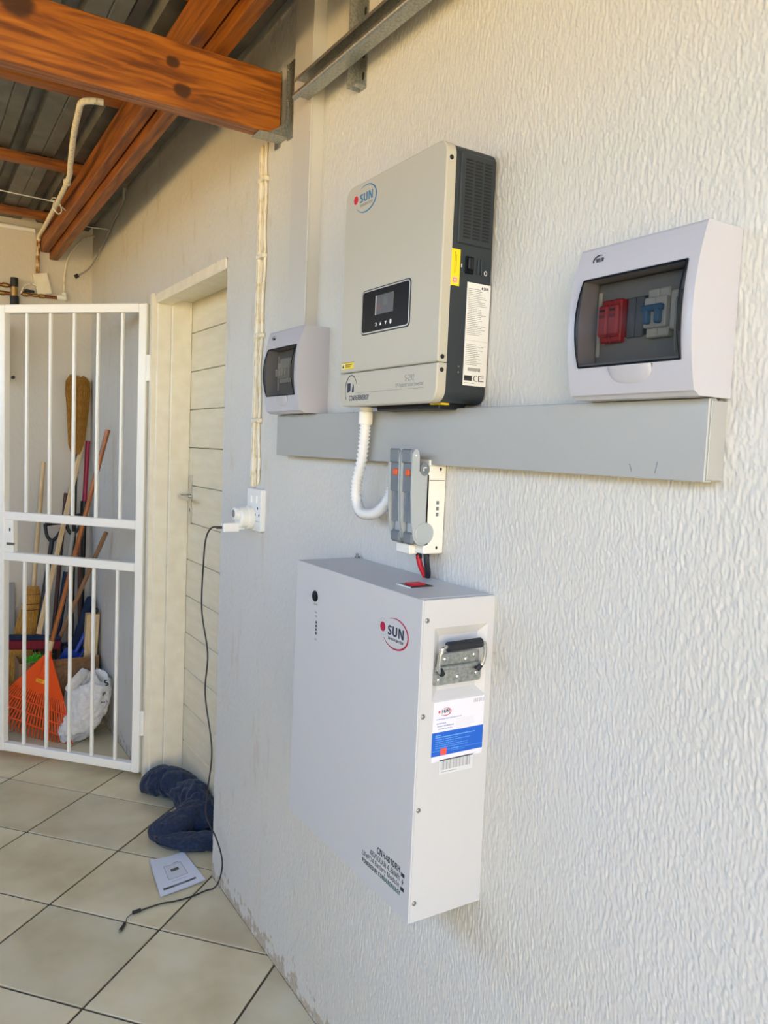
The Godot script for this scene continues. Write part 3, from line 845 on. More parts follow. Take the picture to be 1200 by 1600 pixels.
func build_inverter() -> void:
	# origin at the middle of the foot
	var t := on_wall("inverter", "tall grey and black wall inverter with small dark display", "inverter", 1.590, -1.3085)
	var W := 0.357
	var H := 0.452
	plate("rear_case", rrect(W - 0.001, H - 0.004, 0.022, 7), 0.006, 0.098, 0.001, M.case_dark, t, Vector3(0, H / 2, 0))
	var up := PackedVector2Array()
	var lo := PackedVector2Array()
	var seam := 0.070
	for p in rrect(W + 0.002, H, 0.025, 7):
		var q := p + Vector2(0, H / 2)
		if q.y > seam: up.append(q)
		else: lo.append(q)
	up.append(Vector2(-W / 2 - 0.001, seam + 0.0008)); up.append(Vector2(W / 2 + 0.001, seam + 0.0008))
	lo.append(Vector2(W / 2 + 0.001, seam - 0.0008)); lo.append(Vector2(-W / 2 - 0.001, seam - 0.0008))
	up = Geometry2D.convex_hull(up)
	up.remove_at(up.size() - 1)
	lo = Geometry2D.convex_hull(lo)
	lo.remove_at(lo.size() - 1)
	plate("front_cover_rim", up, 0.096, 0.1145, 0.0012, M.case_grey, t)
	plate("lower_cover_rim", lo, 0.096, 0.1145, 0.0012, M.case_grey, t)
	var upi := Geometry2D.offset_polygon(up, -0.0015)[0]
	var loi := Geometry2D.offset_polygon(lo, -0.0015)[0]
	plate("front_cover", upi, 0.1145, 0.1158, 0.0008, M.case_grey, t)
	plate("lower_cover", loi, 0.1145, 0.1158, 0.0008, M.case_grey, t)
	var z := 0.1158
	# display panel
	var px := -0.0035
	var py := 0.186
	plate("panel_rim", rrect(0.178, 0.089, 0.009, 5), 0.0, 0.0012, 0.0003, M.black, t, Vector3(px, py, z))
	plate("panel_bezel", rrect(0.174, 0.085, 0.008, 5), 0.0012, 0.0017, 0.0002, M.silver, t, Vector3(px, py, z))
	plate("display_panel", rrect(0.169, 0.080, 0.006, 5), 0.0017, 0.0024, 0.0003, M.black_gloss, t, Vector3(px, py, z))
	var scr := print_tex(96, 64, rgb(74, 78, 84), [[0, 0, 5, 64, rgb(196, 196, 186)], [6, 30, 30, 24, rgb(92, 78, 78)], [44, 8, 20, 30, rgb(84, 90, 92)]])
	scr.roughness = 0.3
	sticker("screen", 0.065, 0.037, Vector3(px - 0.0005, py + 0.009, z + 0.0024), scr, t)
	var ii := 0
	for ix in [-0.029, -0.012, 0.007, 0.025]:
		var c := Vector3(px + ix, py - 0.028, z + 0.0024)
		match ii:
			0: plate("touch_icon", arc_band(Vector2.ZERO, 0.003, 0.0035, -2.6, 2.8, 0.0006, 0.0012, 16), 0.0, 0.0003, 0.0, M.pvc_white, t, c)
			1: plate("touch_icon", PackedVector2Array([Vector2(-0.0034, 0), Vector2(0.0034, 0), Vector2(0, 0.006)]), 0.0, 0.0003, 0.0, M.pvc_white, t, c + Vector3(0, -0.003, 0))
			2: plate("touch_icon", PackedVector2Array([Vector2(0, -0.004), Vector2(0.0036, 0.003), Vector2(-0.0036, 0.003)]), 0.0, 0.0003, 0.0, M.pvc_white, t, c)
			3: plate("touch_icon", disc(0.0033, 0.0048), 0.0, 0.0003, 0.0, M.pvc_white, t, c)
		ii += 1
	sun_logo(t, Vector3(-0.096, 0.4165, z), 0.1, M.blue_print, M.blue_print, M.red, "INVERTER", M.ink_soft)
	var ys := Vector3(-0.1455, 0.085, z)
	sticker("warning_sticker", 0.052, 0.014, ys, print_tex(108, 28, rgb(232, 204, 30), [[0, 0, 108, 2, rgb(70, 62, 20)], [34, 8, 60, 4, rgb(120, 100, 20)], [34, 16, 48, 4, rgb(120, 100, 20)], [0, 2, 30, 26, rgb(226, 214, 150)]]), t)
	plate("warning_triangle", PackedVector2Array([Vector2(-0.004, -0.0035), Vector2(0.004, -0.0035), Vector2(0, 0.004)]), 0.0006, 0.0009, 0.0, M.ink, t, ys + Vector3(-0.018, -0.0005, 0))
	# maker's mark and model on the lower cover
	plate("mark_ring", arc_band(Vector2.ZERO, 0.0245, 0.03, deg_to_rad(20), deg_to_rad(222), 0.0006, 0.0016), 0.0, 0.0004, 0.0, M.ink, t, Vector3(-0.127, 0.034, z))
	var mb := MB.new()
	mb.extrude(PackedVector2Array([Vector2(-0.015, -0.008), Vector2(-0.002, -0.004), Vector2(-0.002, 0.012), Vector2(-0.015, 0.012)]), 0, 0.0004)
	put("mark_panel", mb.mesh(), M.navy, t, Vector3(-0.1275, 0.036, z))
	plate("mark_tree", PackedVector2Array([Vector2(0.004, -0.006), Vector2(0.012, -0.006), Vector2(0.012, 0.004), Vector2(0.009, 0.012), Vector2(0.006, 0.004)]), 0.0, 0.0004, 0.0, M.navy, t, Vector3(-0.1275, 0.035, z))
	letters("maker_lettering", "CONDERENERGY", 0.08, 0.0105, M.navy, t, Vector3(-0.0935, 0.017, z))
	letters("model_lettering", "S-292", 0.031, 0.011, M.ink_soft, t, Vector3(0.0925, 0.0475, z), false)
	letters("model_lettering", "1P Hybrid Solar Inverter", 0.094, 0.0095, M.ink_soft, t, Vector3(0.0925, 0.034, z), false)
	box("trim_line", Vector3(0.018, 0.027, z + 0.0002), Vector3(0.249, 0.0007, 0.0004), 0.0, M.ink_soft, t)
	# right side: screws, intake grille, switch, rating label (local +x face)
	var sx := W / 2
	for q in [0.42, 0.08, 0.057]:
		var sc := plate("screw", ngon(0.0042, 12), 0.0, 0.0012, 0.0004, M.black, t)
		sc.transform = Transform3D(Basis(Vector3.UP, PI / 2), Vector3(sx + 0.0008, q, 0.106))
	var sd := Basis(Vector3.UP, PI / 2)   # local x -> -z (towards the wall), z -> +x
	var gr := plate("intake_surround", rrect(0.078, 0.156, 0.003, 2), 0.0, 0.0035, 0.002, M.case_dark, t)
	gr.transform = Transform3D(sd, Vector3(sx - 0.0008, 0.3575, 0.046))
	for rowi in 24:
		for coli in 3:
			plate("vent_slot", rrect(0.0165, 0.0032, 0.0015, 2), 0.0035, 0.0039, 0.0, M.black, gr, Vector3(-0.021 + coli * 0.021, 0.066 - rowi * 0.00575, 0))
	var sw := plate("power_switch", rrect(0.018, 0.03, 0.002, 2), 0.0, 0.003, 0.001, M.black_gloss, t)
	sw.transform = Transform3D(sd, Vector3(sx - 0.0005, 0.245, 0.056))
	box("rocker", Vector3(0, 0.002, 0.0045), Vector3(0.011, 0.02, 0.006), 0.0015, M.black, sw)
	for k in 2:
		var rb := box("switch_rib", Vector3(sx + 0.0005, 0.245, 0.036 - 0.0075 * k), Vector3(0.003, 0.027, 0.003), 0.001, M.case_dark, t)
	var on_ := box("on_mark", Vector3(sx + 0.0004, 0.242, 0.073), Vector3(0.0008, 0.006, 0.0016), 0.0, M.pvc_white, t)
	var offm := plate("off_mark", arc_band(Vector2.ZERO, 0.003, 0.0038, 0.0, TAU, 0.0012, 0.0012, 18), 0.0, 0.0005, 0.0, M.pvc_white, t)
	offm.transform = Transform3D(sd, Vector3(sx, 0.236, 0.0185))
	var rng := RandomNumberGenerator.new()
	rng.seed = 3
	var yr := []
	fine_lines(rng, yr, 20, 20, 10, 0, 1, 2, rgb(150, 130, 20))
	yr.append([26, 14, 3, 120, rgb(120, 100, 24)])
	yr.append([36, 30, 3, 96, rgb(140, 120, 24)])
	yr.append([14, 150, 38, 38, rgb(226, 190, 150)])
	yr.append([20, 158, 26, 22, rgb(214, 120, 84)])
	yr.append([26, 164, 14, 10, rgb(240, 226, 190)])
	var st := sticker("yellow_sticker", 0.020, 0.063, Vector3.ZERO, print_tex(64, 200, rgb(244, 214, 16), yr), t)
	st.transform = Transform3D(sd, Vector3(sx - 0.0003, 0.237, 0.0865))
	var lr := []
	var tx := rgb(96, 94, 90)
	fine_lines(rng, lr, 14, 44, 180, 14, 26, 4, tx)
	fine_lines(rng, lr, 14, 470, 170, 14, 12, 4, tx)
	lr.append([4, 440, 210, 2, rgb(170, 168, 160)])
	for i in 30: lr.append([40 + i * 4, 650, 1 + (i * 7) % 3, 26, rgb(40, 40, 40)])
	lr.append([10, 712, 74, 40, rgb(40, 42, 44)])
	lr.append([172, 700, 26, 30, rgb(200, 200, 196)])
	lr.append([168, 748, 30, 5, rgb(40, 40, 40)])
	fine_lines(rng, lr, 14, 768, 120, 10, 1, 4, tx)
	var lb := sticker("rating_label", 0.053, 0.182, Vector3.ZERO, print_tex(220, 790, rgb(232, 230, 222), lr), t)
	lb.transform = Transform3D(sd, Vector3(sx - 0.0003, 0.125, 0.0315))
	letters("logo_lettering", "SUN", 0.011, 0.005, M.ink, lb, Vector3(0.016, 0.0835, 0.0006))
	plate("logo_dot", disc(0.0016, 0.0022), 0.0006, 0.0009, 0.0, M.ink, lb, Vector3(0.0075, 0.0835, 0))
	letters("mark_lettering", "CE", 0.017, 0.0105, M.ink, lb, Vector3(0.006, -0.0775, 0.0006), false)
	for q in [0.066, 0.056]:
		plate("side_dot", ngon(0.0018, 8), 0.0, 0.0006, 0.0, M.bolt, t).transform = Transform3D(sd, Vector3(sx, q - 0.0, 0.069))
	# underside
	box("terminal_block", Vector3(0.03, -0.0025, 0.05), Vector3(0.22, 0.012, 0.06), 0.002, M.black, t)
	box("yellow_seal", Vector3(0.135, 0.0005, 0.075), Vector3(0.035, 0.004, 0.02), 0.001, M.yellow, t)

func build_battery() -> void:
	var t := on_wall("battery_case", "large white steel wall battery box with side carry handle", "battery", 0.67, -1.3225)
	var W := 0.495
	var H := 0.579
	var D := 0.16
	box("case", Vector3(-0.006, H / 2, D / 2 + 0.003), Vector3(W - 0.014, H, D - 0.006), 0.0012, M.battery, t)
	box("front_sheet", Vector3(0, H / 2, D - 0.001), Vector3(W, H, 0.004), 0.0012, M.battery, t)
	var z := D + 0.001
	# side panel on local +x, with a pressed recess round the handle
	var sd := Basis(Vector3.UP, PI / 2)
	var sp := Node3D.new()
	sp.name = "side_panel"
	t.add_child(sp)
	sp.transform = Transform3D(sd, Vector3(W / 2, 0, D / 2))   # local x towards the wall, z outwards
	var sh := MB.new()
	var rx0 := -0.0535
	var rx1 := 0.064
	var ry0 := 0.398
	var ry1 := 0.528
	# the panel as a frame of four plates round the opening, plus the sloping sides and floor of the recess
	var e := D / 2 - 0.002
	sh.box(Vector3((-e + rx0) / 2, H / 2, -0.0055), Vector3(rx0 + e, H - 0.002, 0.0125), 0.0)
	sh.box(Vector3((rx1 + e) / 2, H / 2, -0.0055), Vector3(e - rx1, H - 0.002, 0.0125), 0.0)
	sh.box(Vector3((rx0 + rx1) / 2, (ry1 + H) / 2 - 0.0005, -0.0055), Vector3(rx1 - rx0, H - ry1 - 0.001, 0.0125), 0.0)
	sh.box(Vector3((rx0 + rx1) / 2, ry0 / 2 + 0.0005, -0.0055), Vector3(rx1 - rx0, ry0 - 0.001, 0.0125), 0.0)
	var dz := 0.0007
	var s0 := 0.016
	var deep := -0.0085
	var A := [Vector3(rx0, ry0, dz), Vector3(rx1, ry0, dz), Vector3(rx1, ry1, dz), Vector3(rx0, ry1, dz)]
	var Bq := [Vector3(rx0 + s0, ry0 + s0, deep), Vector3(rx1 - s0, ry0 + s0, deep), Vector3(rx1 - s0, ry1 - s0, deep), Vector3(rx0 + s0, ry1 - s0, deep)]
	for i in 4:
		var j := (i + 1) % 4
		sh.face([A[i], A[j], Bq[j], Bq[i]], Vector3(0, 0, 1))
	sh.face(Bq, Vector3(0, 0, 1))
	put("sheet", sh.mesh(), M.battery, sp)
	for y in [0.543, 0.374, 0.206, 0.036]:
		var s := MB.new()
		s.lathe([Vector2(0.0045, 0), Vector2(0.0042, 0.0012), Vector2(0.0025, 0.002), Vector2(0.0018, 0.0012), Vector2(0, 0.0012)], 14, Transform3D(Basis(Vector3.RIGHT, PI / 2), Vector3(-0.0705, y, 0.0008)))
		put("screw", s.mesh(), M.bolt, sp)
	# carry handle: pressed plate, wire bail with rubber grip
	var hp := Vector3(0.0005, 0.0, 0.001)
	var pl := plate("handle_plate", rrect(0.106, 0.030, 0.005, 4), 0.0, 0.0015, 0.0005, M.galv, sp, Vector3(-0.001, 0.441, 0.001))
	plate("handle_plate", rrect(0.092, 0.024, 0.002, 3), 0.0, 0.0015, 0.0005, M.galv, sp, Vector3(0.0, 0.470, 0.001))
	tube("hinge_roll", [Vector3(-0.05, 0.457, 0.005), Vector3(0.05, 0.457, 0.005)], 0.0045, M.galv, sp, 12)
	for q in [[-0.042, 0.436], [-0.001, 0.438], [0.041, 0.440], [-0.03, 0.472], [0.016, 0.468], [0.034, 0.474]]:
		var rv := MB.new()
		rv.lathe([Vector2(0.0042, 0), Vector2(0.0038, 0.0016), Vector2(0.002, 0.0026), Vector2(0, 0.0028)], 12, Transform3D(Basis(Vector3.RIGHT, PI / 2), Vector3(q[0], q[1], 0.0025)))
		put("rivet", rv.mesh(), M.steel, sp)
	var bail := MB.new()
	bail.tube(smooth([Vector3(-0.038, 0.447, 0.007), Vector3(-0.049, 0.458, 0.011), Vector3(-0.05, 0.475, 0.014), Vector3(-0.048, 0.489, 0.016), Vector3(-0.038, 0.498, 0.017), Vector3(0.036, 0.499, 0.017), Vector3(0.047, 0.49, 0.016), Vector3(0.049, 0.475, 0.014), Vector3(0.047, 0.458, 0.011), Vector3(0.038, 0.449, 0.007)], 6), [0.0038], [], 12)
	put("bail", bail.mesh(), M.steel, sp)
	tube("grip", [Vector3(-0.036, 0.4975, 0.017), Vector3(0.036, 0.499, 0.017)], 0.0088, M.rubber, sp, 16)
	for s in [-0.044, 0.044]:
		tube("stop", [Vector3(s * 1.02, 0.456, 0.009), Vector3(s * 0.86, 0.447, 0.0075)], 0.0055, M.rubber, sp, 10)
	# label and bar code
	var rng := RandomNumberGenerator.new()
	rng.seed = 9
	var r := []
	var blue := rgb(16, 92, 196)
	var pale := rgb(120, 178, 236)
	r.append([0, 218, 450, 172, blue])
	fine_lines(rng, r, 30, 122, 230, 0, 1, 6, rgb(120, 134, 190))
	for i in 3: fine_lines(rng, r, 34 + i * 8, 152 + i * 20, 150, 0, 1, 8, rgb(130, 142, 186))
	fine_lines(rng, r, 200, 140, 230, 11, 7, 2, rgb(176, 180, 190))
	fine_lines(rng, r, 30, 238, 90, 0, 1, 6, pale)
	fine_lines(rng, r, 30, 252, 390, 0, 1, 7, pale)
	fine_lines(rng, r, 32, 270, 320, 15, 5, 4, pale)
	r.append([0, 352, 450, 2, pale])
	r.append([76, 340, 54, 46, rgb(238, 84, 62)])
	fine_lines(rng, r, 170, 348, 110, 0, 1, 6, pale)
	fine_lines(rng, r, 170, 364, 170, 0, 1, 3, pale)
	for i in 11: r.append([352 + i * 9, 14, 3 + (i * 5) % 4, 28, rgb(150, 152, 156)])
	var lab := sticker("info_label", 0.1135, 0.108, Vector3(0.008, 0.3415, 0.0007), print_tex(450, 430, rgb(222, 222, 230), r), sp)
	letters("logo_lettering", "SUN", 0.017, 0.006, M.navy, lab, Vector3(-0.03, 0.036, 0.0006))
	plate("logo_dot", disc(0.0022, 0.0022), 0.0006, 0.0009, 0.0, M.red, lab, Vector3(-0.0435, 0.036, 0))
	plate("logo_ring", arc_band(Vector2.ZERO, 0.0125, 0.007, deg_to_rad(-140), deg_to_rad(110), 0.0003, 0.0012, 20), 0.0006, 0.0009, 0.0, M.red, lab, Vector3(-0.0305, 0.035, 0))
	var bc := []
	for i in 44:
		var g := 90 + (i * 37) % 90
		bc.append([14 + i * 6, 8, 1 + (i * 11) % 5, 62, rgb(g, g + 4, g + 6)])
	fine_lines(rng, bc, 20, 82, 250, 0, 1, 5, rgb(140, 144, 148))
	sticker("bar_code_label", 0.075, 0.027, Vector3(0.007, 0.276, 0.0007), print_tex(300, 100, rgb(208, 210, 212), bc), sp)
	# print on the front
	sun_logo(t, Vector3(0.165, 0.502, z), 0.105, M.navy, M.red_print, M.red_print, "LiFePO4 BATTERY", M.ink)
	for k in 14:
		var an := TAU * k / 14
		box("logo_ray", Vector3(0.123 + cos(an) * 0.0155, 0.507 + sin(an) * 0.0155, z + 0.0002), Vector3(0.001, 0.001, 0.0004), 0.0, M.ink_soft, t)
	letters("print_lettering", "CNH4810RH", 0.079, 0.0125, M.ink, t, Vector3(0.1755, 0.0845, z))
	letters("print_lettering", "48V100Ah 4.8kWh", 0.104, 0.0115, M.ink, t, Vector3(0.163, 0.0695, z), false)
	letters("print_lettering", "LiFePO4 Battery Module", 0.131, 0.013, M.ink, t, Vector3(0.1485, 0.0545, z), false)
	letters("print_lettering", "POWERED BY", 0.056, 0.0085, M.ink, t, Vector3(0.1125, 0.0415, z))
	letters("print_lettering", "CONDERENERGY", 0.075, 0.0085, mat(rgb(22, 74, 70), 0.6), t, Vector3(0.1815, 0.0415, z))
	box("battery_symbol", Vector3(0.2245, 0.0785, z + 0.0002), Vector3(0.011, 0.0065, 0.0004), 0.0, M.ink, t)
	box("battery_symbol", Vector3(0.2245, 0.0525, z + 0.0002), Vector3(0.011, 0.0065, 0.0004), 0.0, M.ink, t)
	plate("bolt_symbol", PackedVector2Array([Vector2(-0.0015, -0.007), Vector2(0.003, 0.0015), Vector2(0.0005, 0.001), Vector2(0.0015, 0.007), Vector2(-0.003, -0.001), Vector2(-0.0005, -0.001)]), 0.0, 0.0004, 0.0, M.ink, t, Vector3(0.2245, 0.0655, z))
	# status button and lamps
	var btn := MB.new()
	btn.lathe([Vector2(0.012, 0), Vector2(0.012, 0.003), Vector2(0.009, 0.0045), Vector2(0, 0.0045)], 20, Transform3D(Basis(Vector3.RIGHT, PI / 2), Vector3(-0.154, 0.513, z - 0.001)))
	put("power_button", btn.mesh(), M.black_gloss, t)
	for k in 4: plate("status_lamp", disc(0.003, 0.003, Vector2.ZERO, 10), 0.0, 0.0006, 0.0, M.ink, t, Vector3(-0.145, 0.458 - 0.008 * k, z))
	letters("status_lettering", "ON/OFF", 0.018, 0.004, M.ink_soft, t, Vector3(-0.152, 0.496, z), false)
	letters("status_lettering", "RUN", 0.01, 0.004, M.ink_soft, t, Vector3(-0.148, 0.479, z), false)
	letters("status_lettering", "ALM", 0.01, 0.004, M.ink_soft, t, Vector3(-0.148, 0.471, z), false)
	letters("status_lettering", "SOC", 0.01, 0.004, M.ink_soft, t, Vector3(-0.145, 0.421, z), false)
	# breaker window and eyelet on top
	box("breaker_well", Vector3(0.1185, H + 0.0003, 0.089), Vector3(0.043, 0.0014, 0.052), 0.0, M.black, t)
	box("breaker_rocker", Vector3(0.115, H + 0.002, 0.088), Vector3(0.024, 0.004, 0.032), 0.001, M.red, t)
	box("well_edge", Vector3(0.1185, H + 0.0008, 0.1165), Vector3(0.046, 0.002, 0.0025), 0.0, M.pvc_white, t)
	var ey := MB.new()
	ey.lathe([Vector2(0, 0), Vector2(0.006, 0), Vector2(0.006, 0.004), Vector2(0.003, 0.004), Vector2(0.003, 0.011), Vector2(0, 0.011)], 12, Transform3D(Basis.IDENTITY, Vector3(-0.236, H, 0.014)))
	put("earth_stud", ey.mesh(), M.bolt, t)
	# cables from the isolator
	var cb := on_wall("battery_cables", "red and black battery cables dropping into the battery top", "cable", 1.249, -1.27)
	tube("black_cable", smooth([Vector3(0.012, 0.06, 0.03), Vector3(0.015, 0.035, 0.03), Vector3(0.01, 0.012, 0.022), Vector3(-0.002, 0.001, 0.014)], 6), 0.0058, M.rubber, cb, 12)
	tube("red_cable", smooth([Vector3(-0.015, 0.045, 0.03), Vector3(-0.012, 0.024, 0.026), Vector3(-0.006, 0.001, 0.016)], 6), 0.0056, M.red, cb, 12)
	tube("black_sleeve", [Vector3(-0.016, 0.06, 0.03), Vector3(-0.0145, 0.038, 0.0285)], 0.0062, M.rubber, cb, 12)

func build_db() -> void:
	var W := 0.21
	var t := on_wall("fuse_board", "white fuse board nearer the camera, tinted cover showing red module", "fuse board", 1.586, -0.736, "white fuse boards")
	# side profile in (out, up)
	var prof := PackedVector2Array([Vector2(0.002, 0.0), Vector2(0.066, 0.0), Vector2(0.0715, 0.004)])
	for i in 25:
		var y := 0.006 + (0.212 - 0.006) * i / 24.0
		prof.append(Vector2(profile_w(y), y))
	prof.append(Vector2(0.070, 0.2155)); prof.append(Vector2(0.002, 0.2155))
	# body: front skin with a window opening
	var b := MB.new()
	var wx0 := -0.084
	var wx1 := 0.089
	var wy0 := 0.045
	var wy1 := 0.167
	var side := Transform3D(Basis(Vector3(0, 0, 1), Vector3(0, 1, 0), Vector3(-1, 0, 0)), Vector3.ZERO)
	for i in prof.size() - 1:
		var a := prof[i]
		var c := prof[i + 1]
		if a.is_equal_approx(c): continue
		var o := Vector3(0, a.x - c.x, c.y - a.y) if true else Vector3.ZERO
		var mid := (a.y + c.y) / 2
		var front := a.x > 0.068 and c.x > 0.068
		if front and mid > wy0 and mid < wy1:
			b.face([Vector3(-W / 2, a.y, a.x), Vector3(wx0, a.y, a.x), Vector3(wx0, c.y, c.x), Vector3(-W / 2, c.y, c.x)], o)
			b.face([Vector3(wx1, a.y, a.x), Vector3(W / 2, a.y, a.x), Vector3(W / 2, c.y, c.x), Vector3(wx1, c.y, c.x)], o)
			b.face([Vector3(wx0, a.y, a.x), Vector3(wx0, c.y, c.x), Vector3(wx0, c.y, 0.02), Vector3(wx0, a.y, 0.02)], Vector3(1, 0, 0))
			b.face([Vector3(wx1, a.y, a.x), Vector3(wx1, c.y, c.x), Vector3(wx1, c.y, 0.02), Vector3(wx1, a.y, 0.02)], Vector3(-1, 0, 0))
		else:
			b.face([Vector3(-W / 2, a.y, a.x), Vector3(W / 2, a.y, a.x), Vector3(W / 2, c.y, c.x), Vector3(-W / 2, c.y, c.x)], o)
	for y in [wy0, wy1]:
		b.face([Vector3(wx0, y, 0.02), Vector3(wx1, y, 0.02), Vector3(wx1, y, profile_w(y)), Vector3(wx0, y, profile_w(y))], Vector3(0, 1 if y == wy0 else -1, 0))
	var tr := Geometry2D.triangulate_polygon(prof)
	for s in [-1.0, 1.0]:
		for k in range(0, tr.size(), 3):
			var q := []
			for m in 3: q.append(Vector3(s * W / 2, prof[tr[k + m]].y, prof[tr[k + m]].x))
			b.face(q, Vector3(s, 0, 0))
	b.face([Vector3(-W / 2, 0, 0.002), Vector3(W / 2, 0, 0.002), Vector3(W / 2, 0.2155, 0.002), Vector3(-W / 2, 0.2155, 0.002)], Vector3(0, 0, -1))
	put("enclosure", b.mesh(), M.box_white, t)
	# inner plate with a slot, and the modules in it
	var ip := MB.new()
	ip.box(Vector3(0.0025, 0.0665, 0.052), Vector3(0.17, 0.04, 0.004))
	ip.box(Vector3(0.0025, 0.1525, 0.052), Vector3(0.17, 0.026, 0.004))
	ip.box(Vector3(-0.0765, 0.113, 0.052), Vector3(0.013, 0.054, 0.004))
	ip.box(Vector3(0.084, 0.113, 0.052), Vector3(0.007, 0.054, 0.004))
	put("inner_plate", ip.mesh(), M.pvc, t)
	box("back_rail", Vector3(0.0025, 0.113, 0.024), Vector3(0.16, 0.05, 0.006), 0.001, M.grey_dark, t)
	box("cable_tie_strip", Vector3(-0.078, 0.108, 0.056), Vector3(0.006, 0.092, 0.004), 0.001, M.ivory, t)
	# tinted lid: curved pane
	var gl := MB.new()
	var lid_w := func(y: float) -> float: return profile_w(y) + 0.0012 + 0.0065 * (1.0 - pow((y - (wy0 + wy1) / 2) / ((wy1 - wy0) / 2 + 0.001), 2.0))
	for i in 20:
		var y0 := lerpf(wy0 - 0.001, wy1 + 0.001, i / 20.0)
		var y1 := lerpf(wy0 - 0.001, wy1 + 0.001, (i + 1) / 20.0)
		var a0: float = lid_w.call(y0)
		var a1: float = lid_w.call(y1)
		gl.face([Vector3(wx0 - 0.001, y0, a0), Vector3(wx1 + 0.001, y0, a0), Vector3(wx1 + 0.001, y1, a1), Vector3(wx0 - 0.001, y1, a1)], Vector3(0, 0, 1))
		for sxx in [wx0 - 0.001, wx1 + 0.001]:
			gl.face([Vector3(sxx, y0, profile_w(y0)), Vector3(sxx, y0, a0), Vector3(sxx, y1, a1), Vector3(sxx, y1, profile_w(y1))], Vector3(signf(sxx), 0, 0))
	put("tinted_lid", gl.mesh(), M.glass, t)
	for xx in [wx0, wx1]:
		var pts := []
		for i in 13:
			var y := lerpf(wy0, wy1, i / 12.0)
			pts.append(Vector3(xx, y, lid_w.call(y)))
		tube("lid_edge", pts, 0.0012, M.black_gloss, t, 6)
	tube("lid_edge", [Vector3(wx0, wy0, profile_w(wy0) + 0.0006), Vector3(wx1, wy0, profile_w(wy0) + 0.0006)], 0.0014, M.black_gloss, t, 6)
	tube("lid_edge", [Vector3(wx0, wy1, profile_w(wy1) + 0.0006), Vector3(wx1, wy1, profile_w(wy1) + 0.0006)], 0.0012, M.black_gloss, t, 6)
	var rib := []
	for i in 9:
		var y := lerpf(wy0 + 0.008, wy1 - 0.045, i / 8.0)
		rib.append(Vector3(wx1 - 0.009, y, profile_w(y) - 0.001))
	tube("lid_rib", rib, 0.0014, M.pvc, t, 6)
	# finger notch under the lid: a shallow half-round lip
	var nb := MB.new()
	nb.grid(28, 10, func(u, v):
		var x: float = lerpf(-1.0, 1.0, u)
		var edge: float = sqrt(maxf(0.0, 1.0 - pow(absf(x), 3.0)))
		var y: float = wy0 - 0.0025 - 0.024 * edge * v
		var bulge: float = 0.0075 * edge * pow(1.0 - v, 0.7)
		return Vector3(0.008 + x * 0.038, y, profile_w(y) + 0.0003 + bulge))
	for q in nb.n.size(): nb.n[q] = -nb.n[q]
	for q in range(0, nb.ix.size(), 3):
		var h := nb.ix[q + 1]
		nb.ix[q + 1] = nb.ix[q + 2]
		nb.ix[q + 2] = h
	nb.face([Vector3(-0.030, wy0 - 0.0025, profile_w(wy0)), Vector3(0.046, wy0 - 0.0025, profile_w(wy0)), Vector3(0.030, wy0 - 0.0025, profile_w(wy0) + 0.0073), Vector3(-0.014, wy0 - 0.0025, profile_w(wy0) + 0.0073)], Vector3.UP)
	put("finger_grip", nb.mesh(), M.box_white, t)
	# embossed mark
	letters("logo_lettering", "NUR", 0.014, 0.007, M.ink, t, Vector3(-0.063, 0.194, profile_w(0.194) + 0.0004))
	plate("logo_ring", arc_band(Vector2.ZERO, 0.012, 0.0075, deg_to_rad(65), deg_to_rad(285), 0.0004, 0.0015, 20), 0.0, 0.0005, 0.0, M.ink, t, Vector3(-0.0635, 0.194, profile_w(0.194)))
	var dbl: Node3D = t.duplicate()
	# modules of the near board
	var sp := t
	var rb := MB.new()
	for k in 2:
		rb.box(Vector3(-0.059 + k * 0.0185, 0.110, 0.044), Vector3(0.018, 0.06, 0.04), 0.002)
		rb.box(Vector3(-0.059 + k * 0.0185, 0.110, 0.067), Vector3(0.018, 0.044, 0.01), 0.003)
	put("surge_arrester", rb.mesh(), mat(rgb(214, 34, 26), 0.4), sp)
	for k in 2:
		box("arrester_window", Vector3(-0.059 + k * 0.0185, 0.124, 0.0722), Vector3(0.009, 0.003, 0.0008), 0.0, M.black, sp)
		box("arrester_window", Vector3(-0.059 + k * 0.0185, 0.116, 0.0722), Vector3(0.011, 0.004, 0.0008), 0.0, mat(rgb(140, 24, 26), 0.4), sp)
	for k in 2:
		box("blank_module", Vector3(-0.020 + k * 0.0145, 0.112, 0.042), Vector3(0.0135, 0.055, 0.03), 0.001, M.grey_dark, sp)
	for k in 2:
		var cx := 0.022 + k * 0.0182
		var mb := MB.new()
		mb.box(Vector3(cx, 0.112, 0.044), Vector3(0.0175, 0.064, 0.04), 0.0015)
		mb.box(Vector3(cx, 0.112, 0.066), Vector3(0.0175, 0.04, 0.01), 0.0015)
		put("breaker", mb.mesh(), M.ivory, sp)
		box("breaker_toggle", Vector3(cx, 0.106, 0.0745), Vector3(0.008, 0.02, 0.01), 0.002, M.blue_print, sp)
	box("toggle_bar", Vector3(0.031, 0.1165, 0.0755), Vector3(0.034, 0.0085, 0.009), 0.002, M.blue_print, sp)
	box("end_stop", Vector3(0.0605, 0.112, 0.05), Vector3(0.012, 0.05, 0.04), 0.002, M.ivory, sp)
	# the far board: same box, other modules
	dbl.name = numbered("fuse_board")
	add_child(dbl)
	dbl.position = Vector3(0, 1.586, -1.864)
	tag(dbl, "white fuse board farther away, under the tall trunking beside the inverter", "fuse board", "white fuse boards")
